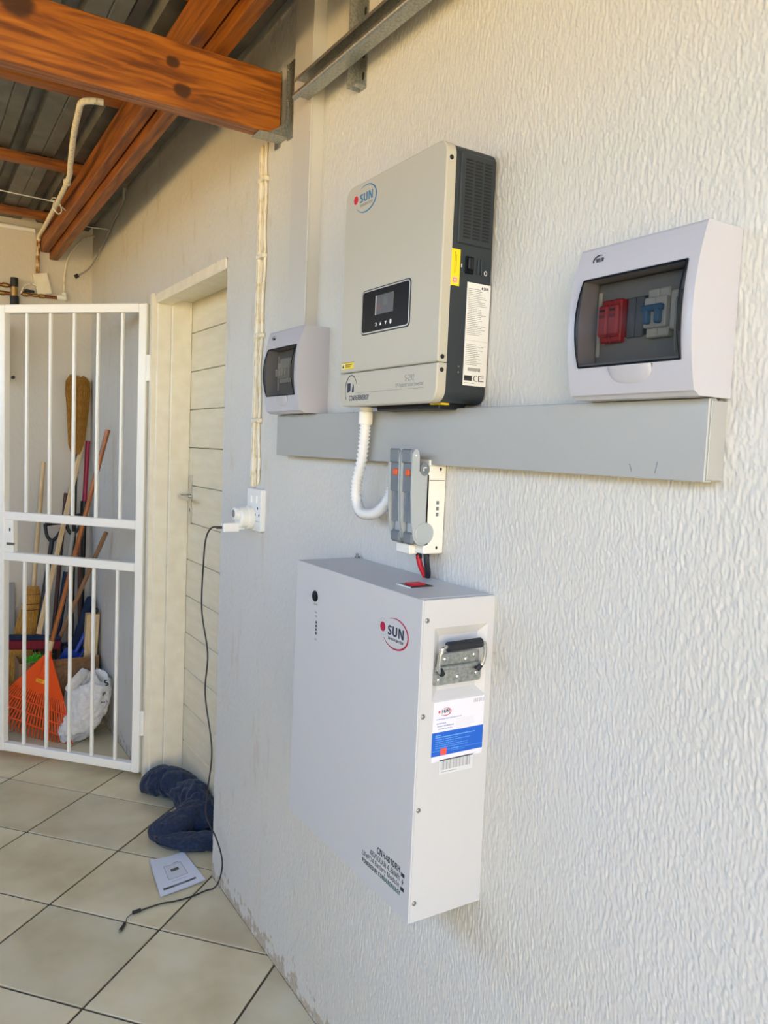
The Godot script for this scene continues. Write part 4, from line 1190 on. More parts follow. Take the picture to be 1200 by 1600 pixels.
	for k in 4:
		var cx := -0.045 + k * 0.0182
		var mb := MB.new()
		mb.box(Vector3(cx, 0.112, 0.044), Vector3(0.0175, 0.064, 0.04), 0.0015)
		mb.box(Vector3(cx, 0.112, 0.066), Vector3(0.0175, 0.04, 0.01), 0.0015)
		put("breaker", mb.mesh(), M.ivory, dbl)
		box("breaker_toggle", Vector3(cx, 0.106, 0.0745), Vector3(0.008, 0.02, 0.01), 0.002, M.ivory, dbl)
	box("end_stop", Vector3(0.05, 0.112, 0.05), Vector3(0.03, 0.05, 0.03), 0.002, M.grey_dark, dbl)

func profile_w(y: float) -> float:
	# bulging front of the fuse boards
	var s := (y - 0.102) / 0.108
	return 0.0905 - 0.0175 * s * s

func build_fuse() -> void:
	var t := on_wall("fuse_isolator", "two-pole grey lever fuse isolator below the trunking", "isolator", 1.302, -1.283)
	box("base", Vector3(0, 0.087, 0.026), Vector3(0.086, 0.174, 0.047), 0.002, M.ivory, t)
	box("base_step", Vector3(0.0, 0.17, 0.022), Vector3(0.08, 0.03, 0.039), 0.002, M.ivory, t)
	box("base_foot", Vector3(-0.012, 0.006, 0.052), Vector3(0.05, 0.02, 0.02), 0.002, M.ivory, t)
	for k in 3:
		box("side_slot", Vector3(0.0432, 0.078 + 0.0115 * k, 0.021), Vector3(0.0012, 0.007, 0.006), 0.0, M.grey_dark, t)
	for q in [[0.012, 0.019], [0.167, 0.017]]:
		var h := plate("fixing_hole", disc(0.0022, 0.0034), 0.0, 0.0006, 0.0, M.black, t)
		h.transform = Transform3D(Basis(Vector3.UP, PI / 2), Vector3(0.043, q[0], q[1]))
	box("seam", Vector3(0.0432, 0.145, 0.024), Vector3(0.0008, 0.0012, 0.036), 0.0, M.ink_soft, t)
	# lever profile in (out, up): two cheeks and a hollow back for each pole
	var cheek := PackedVector2Array([Vector2(0.041, 0.165), Vector2(0.041, 0.045)])
	for i in 17:
		var an := deg_to_rad(120 - 240.0 * i / 16.0 - 60.0)
		pass
	cheek = PackedVector2Array()
	# round pivot at the foot
	for i in 15:
		var an := deg_to_rad(150 + 200.0 * i / 14.0)
		cheek.append(Vector2(0.0525 - cos(an) * 0.0225 * -1.0, 0.041 + sin(an) * 0.0225))
	cheek = PackedVector2Array([Vector2(0.044, 0.155), Vector2(0.0435, 0.062), Vector2(0.034, 0.052), Vector2(0.030, 0.040), Vector2(0.033, 0.027), Vector2(0.042, 0.018), Vector2(0.054, 0.016), Vector2(0.066, 0.020), Vector2(0.074, 0.030), Vector2(0.080, 0.06), Vector2(0.084, 0.12), Vector2(0.085, 0.16), Vector2(0.084, 0.195), Vector2(0.080, 0.203), Vector2(0.074, 0.204), Vector2(0.070, 0.199), Vector2(0.068, 0.19), Vector2(0.067, 0.162), Vector2(0.060, 0.158)])
	var sx := Basis(Vector3(0, 0, 1), Vector3(0, 1, 0), Vector3(-1, 0, 0))
	for k in 2:
		var lev := Node3D.new()
		lev.name = "lever" if k == 0 else "lever_001"
		t.add_child(lev)
		lev.position = Vector3(0.0225 - 0.0445 * k, 0, 0)
		for s in [-1.0, 1.0]:
			var c := MB.new()
			c.extrude(cheek, -0.002, 0.002, 0.0008, Transform3D(sx, Vector3(s * 0.0185, 0, 0)))
			put("cheek", c.mesh(), M.grey_lever, lev)
		var outer := [Vector2(0.062, 0.021), Vector2(0.0715, 0.031), Vector2(0.0765, 0.06), Vector2(0.0800, 0.12), Vector2(0.0810, 0.16), Vector2(0.0800, 0.192), Vector2(0.0745, 0.2005)]
		var bm := MB.new()
		for i in outer.size() - 1:
			var a: Vector2 = outer[i]
			var c2: Vector2 = outer[i + 1]
			if i == 1 or i == 2: continue
			bm.face([Vector3(-0.017, a.y, a.x), Vector3(0.017, a.y, a.x), Vector3(0.017, c2.y, c2.x), Vector3(-0.017, c2.y, c2.x)], Vector3(0, 0, 1))
			bm.face([Vector3(-0.017, a.y, a.x - 0.002), Vector3(0.017, a.y, a.x - 0.002), Vector3(0.017, c2.y, c2.x - 0.002), Vector3(-0.017, c2.y, c2.x - 0.002)], Vector3(0, 0, -1))
		put("grip_face", bm.mesh(), M.grey_dark, lev)
		box("finger_bar", Vector3(0, 0.19, 0.083), Vector3(0.034, 0.028, 0.006), 0.0028, M.grey_dark, lev)
		box("window", Vector3(0, 0.095, 0.0765), Vector3(0.026, 0.07, 0.0015), 0.0, M.clear, lev)
		box("fuse_carrier", Vector3(0, 0.09, 0.062), Vector3(0.02, 0.11, 0.02), 0.004, M.grey_lever, lev)
		box("orange_tab", Vector3(0.003, 0.158, 0.0825), Vector3(0.015, 0.013, 0.004), 0.0015, M.orange, lev)
		box("foot", Vector3(0, 0.03, 0.0705), Vector3(0.034, 0.024, 0.012), 0.004, M.grey_dark, lev)
	# pivot disc and test socket on the near cheek
	var pv := MB.new()
	pv.lathe([Vector2(0, 0), Vector2(0.0215, 0), Vector2(0.0215, 0.0015), Vector2(0.0195, 0.0025), Vector2(0, 0.0025)], 28, Transform3D(Basis(Vector3.BACK, -PI / 2), Vector3(0.0428, 0.041, 0.05)))
	put("pivot_disc", pv.mesh(), M.grey_lever, t)
	var tq := plate("test_socket", disc(0.011, 0.013), 0.0, 0.001, 0.0, M.grey_dark, t)
	tq.transform = Transform3D(Basis(Vector3.UP, PI / 2), Vector3(0.043, 0.166, 0.055))
	var ts := plate("test_mark", PackedVector2Array([Vector2(-0.004, -0.004), Vector2(-0.002, -0.004), Vector2(-0.002, 0.002), Vector2(0.004, 0.002), Vector2(0.004, 0.004), Vector2(-0.004, 0.004)]), 0.001, 0.0014, 0.0, M.pvc_white, t)
	ts.transform = tq.transform
	plate("rivet", disc(0.002, 0.002), 0.0, 0.0008, 0.0, M.pvc_white, t).transform = Transform3D(Basis(Vector3.UP, PI / 2), Vector3(0.043, 0.192, 0.077))

# ------------------------------------------------------------------ back wall
func build_back_wall_gear() -> void:
	var z := ZB
	var jb := thing("junction_box", "tilted cream painted junction box on the end wall", "junction box", Vector3(-0.262, 2.318, z))
	var j := plate("box_body", rrect(0.078, 0.112, 0.006, 3), 0.001, 0.03, 0.003, M.cream, jb)
	j.rotation.z = deg_to_rad(14)
	var j2 := plate("cover", rrect(0.066, 0.1, 0.005, 3), 0.03, 0.033, 0.001, M.cream, jb)
	j2.rotation.z = deg_to_rad(14)
	var rc := thing("rusty_conduit", "rusty painted steel conduit hanging below the purlins to the junction box", "conduit", Vector3(-0.285, 2.38, z + 0.02))
	var o := rc.position
	tube("upright", [Vector3(-0.285, 2.368, z + 0.015) - o, Vector3(-0.284, 2.47, z + 0.016) - o, Vector3(-0.282, 2.545, z + 0.02) - o], 0.0105, M.rust_paint, rc, 12)
	tube("run", smooth([Vector3(-0.282, 2.545, z + 0.02) - o, Vector3(-0.283, 2.562, z + 0.06) - o, Vector3(-0.29, 2.56, -4.3) - o, Vector3(-0.325, 2.55, -3.53) - o, Vector3(-0.352, 2.556, -3.3) - o, Vector3(-0.385, 2.575, -3.05) - o, Vector3(-0.405, 2.585, -2.85) - o, Vector3(-0.405, 2.594, -2.79) - o, Vector3(-0.375, 2.597, -2.765) - o, Vector3(-0.345, 2.598, -2.76) - o], 8), 0.0105, M.old_paint, rc, 12)
	box("coupling", Vector3(-0.325, 2.55, -3.53) - o, Vector3(0.028, 0.026, 0.012), 0.004, M.old_paint, rc)
	var wp := thing("white_pipe", "straight white pipe along the top of the end wall", "pipe", Vector3(-0.7, 2.592, z + 0.016))
	tube("pipe_run", [Vector3(-0.95, 0, 0), Vector3(0.4, 0.0, 0)], 0.013, M.pvc_white, wp, 14)
	box("pipe_clip", Vector3(0.1, 0, -0.004), Vector3(0.02, 0.034, 0.024), 0.003, M.pvc_white, wp)
	# water valve and copper pipes
	var vv := thing("copper_pipework", "copper water pipes with black valve on the end wall", "pipes", Vector3(-0.4, 2.25, z))
	tube("copper_pipe", [Vector3(-0.6, 0.036, 0.03), Vector3(-0.02, 0.034, 0.03)], 0.0085, M.copper, vv, 12)
	tube("copper_pipe", [Vector3(-0.6, -0.012, 0.03), Vector3(-0.02, -0.006, 0.03)], 0.0085, M.copper, vv, 12)
	tube("copper_pipe", [Vector3(0.03, 0.0, 0.03), Vector3(0.22, 0.003, 0.03)], 0.0075, M.copper, vv, 12)
	for q in [[-0.045, 0.034, 0.013], [-0.06, -0.008, 0.013], [0.052, 0.0, 0.012], [0.1, 0.001, 0.010], [0.135, 0.001, 0.011]]:
		tube("compression_nut", [Vector3(q[0] - 0.012, q[1], 0.03), Vector3(q[0] + 0.012, q[1], 0.03)], q[2], M.brass, vv, 6)
	tube("valve_body", [Vector3(0.0, -0.03, 0.03), Vector3(0.0, 0.045, 0.03)], 0.017, M.brass, vv, 14)
	tube("valve_cap", [Vector3(0.0, 0.03, 0.03), Vector3(0.0, 0.078, 0.03)], 0.019, M.rubber, vv, 14)
	tube("valve_cap", [Vector3(0.002, -0.068, 0.032), Vector3(0.001, -0.018, 0.031)], 0.022, M.rubber, vv, 14)
	box("valve_lever", Vector3(0.072, 0.018, 0.036), Vector3(0.05, 0.014, 0.01), 0.003, M.rubber, vv)
	box("pipe_elbow", Vector3(0.235, 0.006, 0.024), Vector3(0.05, 0.026, 0.036), 0.006, M.ivory, vv)
	box("pipe_elbow", Vector3(0.248, 0.022, 0.02), Vector3(0.024, 0.04, 0.03), 0.006, M.ivory, vv)
	tube("valve_lead", smooth([Vector3(0.03, 0.0, 0.035), Vector3(0.05, 0.045, 0.036), Vector3(0.085, 0.058, 0.034), Vector3(0.11, 0.05, 0.03)], 5), 0.004, M.old_paint, vv, 8)
	# hanging cables near the corner
	var c1 := thing("hanging_cable", "grey cable hanging from the rafter with a bare plug end", "cable", Vector3(-0.09, 2.39, z + 0.02))
	var p1 := c1.position
	tube("cord", smooth([Vector3(-0.03, 2.66, -3.80) - p1, Vector3(-0.018, 2.625, -3.86) - p1, Vector3(-0.014, 2.58, -4.07) - p1, Vector3(-0.014, 2.505, -4.35) - p1, Vector3(-0.03, 2.43, -4.57) - p1, Vector3(-0.087, 2.386, z + 0.02) - p1], 6), 0.0045, M.grey_board, c1, 8)
	tube("cable_joint", [Vector3(-0.03, 2.66, -3.80) - p1, Vector3(-0.018, 2.625, -3.86) - p1], 0.008, M.pvc, c1, 8)
	tube("plug_end", [Vector3(-0.08, 2.391, z + 0.024) - p1, Vector3(-0.098, 2.378, z + 0.02) - p1], 0.011, M.black, c1, 8)
	var c2 := thing("painted_cable", "cream painted cable curving down the end wall to the pipe elbow", "cable", Vector3(-0.15, 2.29, z + 0.008))
	var p2 := c2.position
	tube("cord", smooth([Vector3(-0.012, 2.60, -4.56) - p2, Vector3(-0.035, 2.60, z + 0.02) - p2, Vector3(-0.071, 2.575, z + 0.012) - p2, Vector3(-0.127, 2.489, z + 0.009) - p2, Vector3(-0.148, 2.39, z + 0.009) - p2, Vector3(-0.151, 2.295, z + 0.012) - p2], 6), 0.0052, M.old_paint, c2, 8)
	# washing line tied to the conduit
	var ln := thing("washing_line", "white washing line knotted round the conduit under the roof", "line", Vector3(-0.3, 2.58, -4.1))
	var p3 := ln.position
	tube("line_run", smooth([Vector3(-1.6, 2.50, -3.0) - p3, Vector3(-0.9, 2.512, -3.6) - p3, Vector3(-0.322, 2.552, -3.86) - p3], 8), 0.0028, M.string, ln, 8)
	tube("line_end", smooth([Vector3(-0.322, 2.552, -3.86) - p3, Vector3(-0.25, 2.525, -3.9) - p3, Vector3(-0.17, 2.505, -3.98) - p3, Vector3(-0.12, 2.53, -4.1) - p3, Vector3(-0.01, 2.56, -4.2) - p3], 8), 0.0028, M.string, ln, 8)
	tube("loop", smooth([Vector3(-0.322, 2.556, -3.855) - p3, Vector3(-0.33, 2.52, -3.84) - p3, Vector3(-0.31, 2.495, -3.83) - p3, Vector3(-0.295, 2.515, -3.84) - p3, Vector3(-0.305, 2.56, -3.86) - p3, Vector3(-0.322, 2.575, -3.88) - p3, Vector3(-0.335, 2.555, -3.86) - p3, Vector3(-0.322, 2.552, -3.855) - p3], 6), 0.003, M.string, ln, 8)
	var kn := MB.new()
	kn.lathe([Vector2(0, -0.009), Vector2(0.007, -0.006), Vector2(0.009, 0), Vector2(0.007, 0.006), Vector2(0, 0.009)], 10, Transform3D(Basis.IDENTITY, Vector3(-0.262, 2.53, -3.89) - p3))
	put("knot", kn.mesh(), M.string, ln)
	# dark box at the left edge and a peg
	var db := thing("dark_box", "dark wall box at the left edge behind the gate stile", "box", Vector3(-0.56, 1.81, z))
	box("case", Vector3(0, 0.14, 0.06), Vector3(0.21, 0.26, 0.11), 0.006, M.navy_cloth, db)
	box("base_bar", Vector3(0.0, -0.012, 0.05), Vector3(0.23, 0.022, 0.09), 0.003, M.black, db)
	box("mid_band", Vector3(0, 0.02, 0.061), Vector3(0.212, 0.02, 0.112), 0.003, M.grey_dark, db)
	var pg := thing("wall_peg", "tiny black peg on the end wall near the gate stile", "peg", Vector3(-0.402, 1.808, z))
	tube("pin", [Vector3(0, 0, 0.0), Vector3(0, 0, 0.03)], 0.009, M.black, pg, 10)

# ------------------------------------------------------------------ corner full of tools
func pole(called: String, a: Vector3, b: Vector3, r: float, m: Material, parent: Node3D, sides := 12, r2 := -1.0) -> MeshInstance3D:
	var l := (b - a).length()
	var mb := MB.new()
	mb.tube([Vector3.ZERO, Vector3(0, l * 0.004, 0), Vector3(0, l * 0.996, 0), Vector3(0, l, 0)], [r * 0.85, r, r if r2 < 0 else r2, (r if r2 < 0 else r2) * 0.85], [], sides)
	var o := put(called, mb.mesh(), m, parent)
	var up := (b - a).normalized()
	var xx := up.cross(Vector3(0, 0, 1)).normalized()
	o.transform = Transform3D(Basis(xx, up, xx.cross(up)), a - parent.position)
	return o
func straw_head(t: Node3D, called: String, sec: Array, m: Material, count: int, seed_: int, ragged: float) -> void:
	# sec: [point, half width, half depth]; a soft core and strands that follow it
	var pts := []
	var ra := []
	var rb := []
	for s in sec:
		pts.append(s[0] - t.position); ra.append(s[1] * 0.93); rb.append(s[2] * 0.9)
	var core := MB.new()
	core.tube(pts, ra, rb, 20, Vector3(1, 0, 0))
	put(called, core.mesh(), m, t)
	var rng := RandomNumberGenerator.new()
	rng.seed = seed_
	var st := MB.new()
	for i in count:
		var an := rng.randf() * TAU
		var k := rng.randf_range(0.94, 1.06)
		var line := []
		var last := pts.size() - 1
		for j in pts.size():
			var ax: Vector3 = (pts[mini(j + 1, last)] - pts[maxi(j - 1, 0)]).normalized()
			var fx := (Vector3(1, 0, 0) - ax * ax.x).normalized()
			var fy := ax.cross(fx)
			line.append(pts[j] + fx * cos(an) * sec[j][1] * k + fy * sin(an) * sec[j][2] * k)
		var dir: Vector3 = (line[last] - line[last - 1]).normalized()
		line.append(line[last] + dir * ragged * rng.randf() + Vector3(rng.randf_range(-1, 1), 0, rng.randf_range(-1, 1)) * ragged * 0.12)
		st.tube(line, [rng.randf_range(0.0012, 0.002)], [], 4, Vector3.ZERO, false)
	var o := put("straw", st.mesh(), m, t)
	o.set_meta("kind", "stuff")
func build_corner() -> void:
	# cardboard box standing in the corner
	var bx := thing("cardboard_box", "brown open cardboard box in the corner full of brooms", "box", Vector3(-0.215, 0.001, -4.41))
	var bw := 0.385
	var bd := 0.33
	var bh := 0.345
	for q in [["side", Vector3(0, bh / 2, bd / 2), Vector3(bw, bh, 0.005)], ["side", Vector3(0, bh / 2, -bd / 2), Vector3(bw, bh, 0.005)], ["side", Vector3(bw / 2, bh / 2, 0), Vector3(0.005, bh, bd)], ["side", Vector3(-bw / 2, bh / 2, 0), Vector3(0.005, bh, bd)], ["bottom", Vector3(0, 0.003, 0), Vector3(bw, 0.005, bd)]]:
		box(q[0], q[1], q[2], 0.0008, M.card, bx)
	var fl := box("flap", Vector3(0.02, bh - 0.012, bd / 2 + 0.014), Vector3(0.33, 0.05, 0.004), 0.0008, M.card, bx)
	fl.rotation.x = 0.5
	# corn broom
	var cb := thing("corn_broom", "straw corn broom with pale wooden handle, leftmost in the corner", "broom", Vector3(-0.36, 0.01, -4.45), 0.0, "brooms and tools in the corner")
	pole("handle", Vector3(-0.315, 0.63, -4.5), Vector3(-0.252, 1.361, -4.6), 0.0115, M.pale_wood, cb)
	straw_head(cb, "broom_head", [[Vector3(-0.312, 0.695, -4.505), 0.026, 0.022], [Vector3(-0.314, 0.66, -4.5), 0.034, 0.025], [Vector3(-0.322, 0.62, -4.49), 0.041, 0.027], [Vector3(-0.332, 0.54, -4.478), 0.05, 0.026], [Vector3(-0.345, 0.45, -4.465), 0.062, 0.025], [Vector3(-0.358, 0.34, -4.452), 0.07, 0.025], [Vector3(-0.365, 0.2, -4.445), 0.074, 0.025]], M.straw, 110, 61, 0.05)
	for q in [[0.655, 0.0365, 0.027, -0.315, -4.499], [0.605, 0.0445, 0.0285, -0.3245, -4.488], [0.575, 0.0475, 0.0285, -0.328, -4.483]]:
		var ring := MB.new()
		var pts := []
		for i in 25: pts.append(Vector3(q[3] + cos(TAU * i / 24) * q[1], q[0], q[4] + sin(TAU * i / 24) * q[2]) - cb.position)
		ring.tube(pts, [0.0022], [], 6)
		put("binding", ring.mesh(), M.dark_wood, cb)
	# coir broom standing head up
	var kb := thing("coir_broom", "golden coir broom standing upside down, bristles against the wall corner", "broom", Vector3(-0.13, 0.01, -4.5), 0.0, "brooms and tools in the corner")
	pole("handle", Vector3(-0.13, 0.02, -4.45), Vector3(-0.09, 1.40, -4.575), 0.0105, M.black, kb)
	pole("ferrule", Vector3(-0.093, 1.30, -4.566), Vector3(-0.089, 1.43, -4.578), 0.016, M.black, kb)
	straw_head(kb, "broom_head", [[Vector3(-0.088, 1.41, -4.575), 0.022, 0.022], [Vector3(-0.088, 1.46, -4.578), 0.038, 0.026], [Vector3(-0.084, 1.56, -4.582), 0.047, 0.028], [Vector3(-0.080, 1.68, -4.588), 0.056, 0.03], [Vector3(-0.08, 1.76, -4.592), 0.063, 0.032], [Vector3(-0.081, 1.81, -4.594), 0.059, 0.03], [Vector3(-0.079, 1.832, -4.595), 0.045, 0.022]], M.coir, 130, 62, 0.014)
	# red push broom resting on the box
	var pb := thing("push_broom", "push broom with dark red bristle head resting on the box", "broom", Vector3(-0.33, 0.35, -4.32), 0.0, "brooms and tools in the corner")
	var hb := MB.new()
	hb.box(Vector3(-0.325, 0.455, -4.33) - pb.position, Vector3(0.25, 0.022, 0.05), 0.006, Basis(Vector3.BACK, -0.1))
	put("head_block", hb.mesh(), M.navy_cloth, pb)
	var brs := MB.new()
	brs.box(Vector3(-0.327, 0.42, -4.33) - pb.position, Vector3(0.255, 0.052, 0.045), 0.008, Basis(Vector3.BACK, -0.1))
	put("bristles", brs.mesh(), M.bristle_red, pb)
	var hn := MB.new()
	var ha := Vector3(-0.308, 0.47, -4.335)
	var hz := Vector3(-0.038, 1.546, -4.6)
	hn.box(Vector3(0, (hz - ha).length() / 2, 0), Vector3(0.024, (hz - ha).length(), 0.018), 0.002)
	var ho := put("handle", hn.mesh(), M.pale_wood, pb)
	var up := (hz - ha).normalized()
	var xx := up.cross(Vector3(0, 0, 1)).normalized()
	ho.transform = Transform3D(Basis(xx, up, xx.cross(up)), ha - pb.position)
	# two D-handled garden tools
	var D := [["dark garden spade, D-grip furthest left", Vector3(-0.222, 0.955, -4.48), Vector3(-0.315, 0.36, -4.40), 0.0, M.black], ["garden fork with pale grey shaft, D-grip beside the magenta pole", Vector3(-0.118, 0.99, -4.48), Vector3(-0.205, 0.42, -4.42), 0.0, M.pvc]]
	for i in 2:
		var a: Vector3 = D[i][1]
		var e: Vector3 = D[i][2]
		var t := thing("garden_spade" if i == 0 else "garden_fork", D[i][0], "garden tool", Vector3(e.x, 0.02, e.z), 0.0, "brooms and tools in the corner")
		var ax := (a - e).normalized()
		var sdw := Vector3(0.98, 0.12, 0.05).normalized()
		var o := t.position
		pole("shaft", e, a, 0.0125, D[i][4], t)
		if i == 1: pole("socket", e, e.lerp(a, 0.62), 0.018, M.navy_cloth, t)
		var g0 := a + ax * 0.085 - sdw * 0.048
		var g1 := a + ax * 0.085 + sdw * 0.048
		tube("grip_bar", [g0 - o, g1 - o], 0.0125, M.black, t, 12)
		tube("grip_arm", smooth([a - ax * 0.02 - o, a + ax * 0.02 - sdw * 0.03 - o, g0 - o], 5), 0.009, M.black, t, 8)
		tube("grip_arm", smooth([a - ax * 0.02 - o, a + ax * 0.02 + sdw * 0.03 - o, g1 - o], 5), 0.009, M.black, t, 8)
		if i == 0:
			var bl := MB.new()
			bl.box(Vector3(-0.335, 0.19, -4.36) - o, Vector3(0.13, 0.24, 0.003), 0.001, Basis(Vector3.BACK, -0.15))
			put("blade", bl.mesh(), M.galv, t)
		else:
			for k in 4:
				tube("tine", [Vector3(-0.24 + k * 0.03, 0.38, -4.42) - o, Vector3(-0.25 + k * 0.03, 0.1, -4.38) - o], 0.005, M.navy_cloth, t, 6)
			tube("tine_yoke", [Vector3(-0.24, 0.385, -4.42) - o, Vector3(-0.15, 0.385, -4.42) - o], 0.009, M.navy_cloth, t, 8)
	var dk := thing("dark_batten", "short dark purple-brown batten leaning behind the pale broom handle", "batten", Vector3(-0.24, 0.03, -4.46), 0.0, "brooms and tools in the corner")
	pole("stick", Vector3(-0.25, 0.03, -4.44), Vector3(-0.142, 1.195, -4.56), 0.011, M.dark_wood, dk, 4)
	# magenta pole with black grip
	var mp := thing("magenta_pole", "magenta pole with black lower half standing in the corner", "pole", Vector3(-0.06, 0.03, -4.5), 0.0, "brooms and tools in the corner")
	pole("upper_pole", Vector3(-0.041, 1.13, -4.58), Vector3(-0.022, 1.485, -4.6), 0.013, M.magenta, mp)
	pole("lower_pole", Vector3(-0.07, 0.03, -4.52), Vector3(-0.041, 1.13, -4.58), 0.0135, M.black, mp)
	tube("grip_sleeve", [Vector3(-0.045, 1.02, -4.574) - mp.position, Vector3(-0.0405, 1.15, -4.581) - mp.position], 0.021, M.black, mp, 12)
	# short pale stick leaning on the house wall
	var ss := thing("short_stick", "short greyish wooden stick leaning right against the house wall", "stick", Vector3(-0.21, 0.3, -4.3), 0.0, "brooms and tools in the corner")
	pole("stick", Vector3(-0.215, 0.40, -4.36), Vector3(-0.032, 1.03, -4.07), 0.0115, M.brown_wood, ss)
	var bp := thing("brown_pole", "thin reddish brown pole upright behind the timber offcut", "pole", Vector3(-0.07, 0.02, -4.5), 0.0, "brooms and tools in the corner")
	pole("stick", Vector3(-0.075, 0.02, -4.46), Vector3(-0.075, 0.92, -4.52), 0.011, M.dark_wood, bp)
	var lp := thing("pale_stick", "thin pale stick upright behind the bamboo rake handle", "stick", Vector3(-0.14, 0.02, -4.5), 0.0, "brooms and tools in the corner")
	pole("stick", Vector3(-0.14, 0.02, -4.47), Vector3(-0.122, 0.9, -4.53), 0.009, M.brown_wood, lp)
	# timber offcut, rolled dark blue fabric, blue dustpan, green cloth
	var to := thing("timber_offcut", "pale timber offcut standing in the right end of the box", "timber", Vector3(-0.06, 0.012, -4.31))
	var tb := MB.new()
	tb.box(Vector3(0, 0.28, 0), Vector3(0.066, 0.55, 0.05), 0.003, Basis(Vector3.BACK, -0.06))
	put("block", tb.mesh(), M.pale_wood, to)
	var cp := MB.new()
	cp.box(Vector3(0.026, 0.565, 0.0), Vector3(0.03, 0.035, 0.045), 0.004, Basis(Vector3.BACK, -0.3))
	put("dark_cap", cp.mesh(), M.black, to)
	var nr := thing("navy_roll", "dark blue rolled fabric slanting behind the timber offcut", "fabric roll", Vector3(-0.12, 0.02, -4.4))
	var nm := MB.new()
	nm.tube(smooth([Vector3(-0.13, 0.03, -4.42) - nr.position, Vector3(-0.115, 0.3, -4.41) - nr.position, Vector3(-0.085, 0.45, -4.4) - nr.position, Vector3(-0.05, 0.58, -4.4) - nr.position, Vector3(-0.035, 0.64, -4.4) - nr.position], 6), [0.038, 0.038, 0.04, 0.04, 0.038, 0.034, 0.036, 0.034, 0.032, 0.034, 0.033, 0.03, 0.032, 0.03, 0.028, 0.028, 0.03, 0.028, 0.028, 0.026, 0.025, 0.024, 0.022, 0.02, 0.012], [], 14)
	put("roll", nm.mesh(), M.navy_cloth, nr)
	var du := thing("blue_dustpan", "bright blue plastic dustpan tucked in the box beside the roll", "dustpan", Vector3(-0.185, 0.02, -4.33))
	var dm := MB.new()
	dm.box(Vector3(0.0, 0.24, 0), Vector3(0.11, 0.24, 0.008), 0.003, Basis(Vector3.BACK, -0.5))
	dm.box(Vector3(0.045, 0.26, 0.02), Vector3(0.008, 0.24, 0.04), 0.003, Basis(Vector3.BACK, -0.5))
	put("pan", dm.mesh(), M.blue_plastic, du)
	tube("pan_handle", [Vector3(0.06, 0.34, 0.004), Vector3(0.11, 0.44, 0.004)], 0.012, M.blue_plastic, du, 10)
	var gc := thing("green_scrubber", "bright green bristly scrubber lying at the box front", "scrubber", Vector3(-0.32, 0.315, -4.275))
	var rng := RandomNumberGenerator.new()
	rng.seed = 77
	var gm := MB.new()
	for i in 220:
		var p := Vector3(rng.randf_range(-0.05, 0.05), rng.randf_range(0.0, 0.05), rng.randf_range(-0.025, 0.02))
		gm.tube([p, p + Vector3(rng.randf_range(-1, 1), rng.randf_range(-0.2, 1), rng.randf_range(-1, 1)).normalized() * 0.03], [0.0028, 0.0015], [], 4)
	var go := put("bristles", gm.mesh(), M.green, gc)
	go.set_meta("kind", "stuff")
	box("scrubber_block", Vector3(0, 0.0, 0), Vector3(0.1, 0.03, 0.04), 0.006, M.green, gc)
	# grey board, dark bag
	var gb := thing("grey_board", "flat grey board leaning on the end wall behind straw broom", "board", Vector3(-0.46, 0.02, -4.59))
	var gbo := box("sheet", Vector3(-0.03, 0.34, -0.012), Vector3(0.2, 0.68, 0.008), 0.001, M.grey_board, gb)
	gbo.rotation.x = -0.05
	var kbg := thing("black_bag", "dark plastic bag on the floor at the far left", "bag", Vector3(-0.57, 0.0, -4.42))
	put("bag_body", lump(Vector3(0.09, 0.17, 0.1), 91, 0.18, 5.0), M.black, kbg, Vector3(0, 0.155, 0))
	build_rake()
	build_sack()
func lump(r: Vector3, seed_: int, amp: float, freq: float, nu := 60, nv := 40, floor_ := true) -> ArrayMesh:
	var nz := noise(seed_, 1.0, 4)
	var b := MB.new()
	b.grid(nu, nv, func(s, t):
		var th: float = TAU * s
		var ph: float = PI * (0.5 - t)
		var d := Vector3(cos(ph) * cos(th), sin(ph), cos(ph) * sin(th))
		var k: float = 1.0 + amp * (1.0 - absf(nz.get_noise_3d(d.x * freq, d.y * freq, d.z * freq)) * 2.5)
		var p := Vector3(d.x * r.x, d.y * r.y, d.z * r.z) * k
		if floor_: p.y = maxf(p.y, -r.y * 0.9)
		return p)
	return b.mesh()
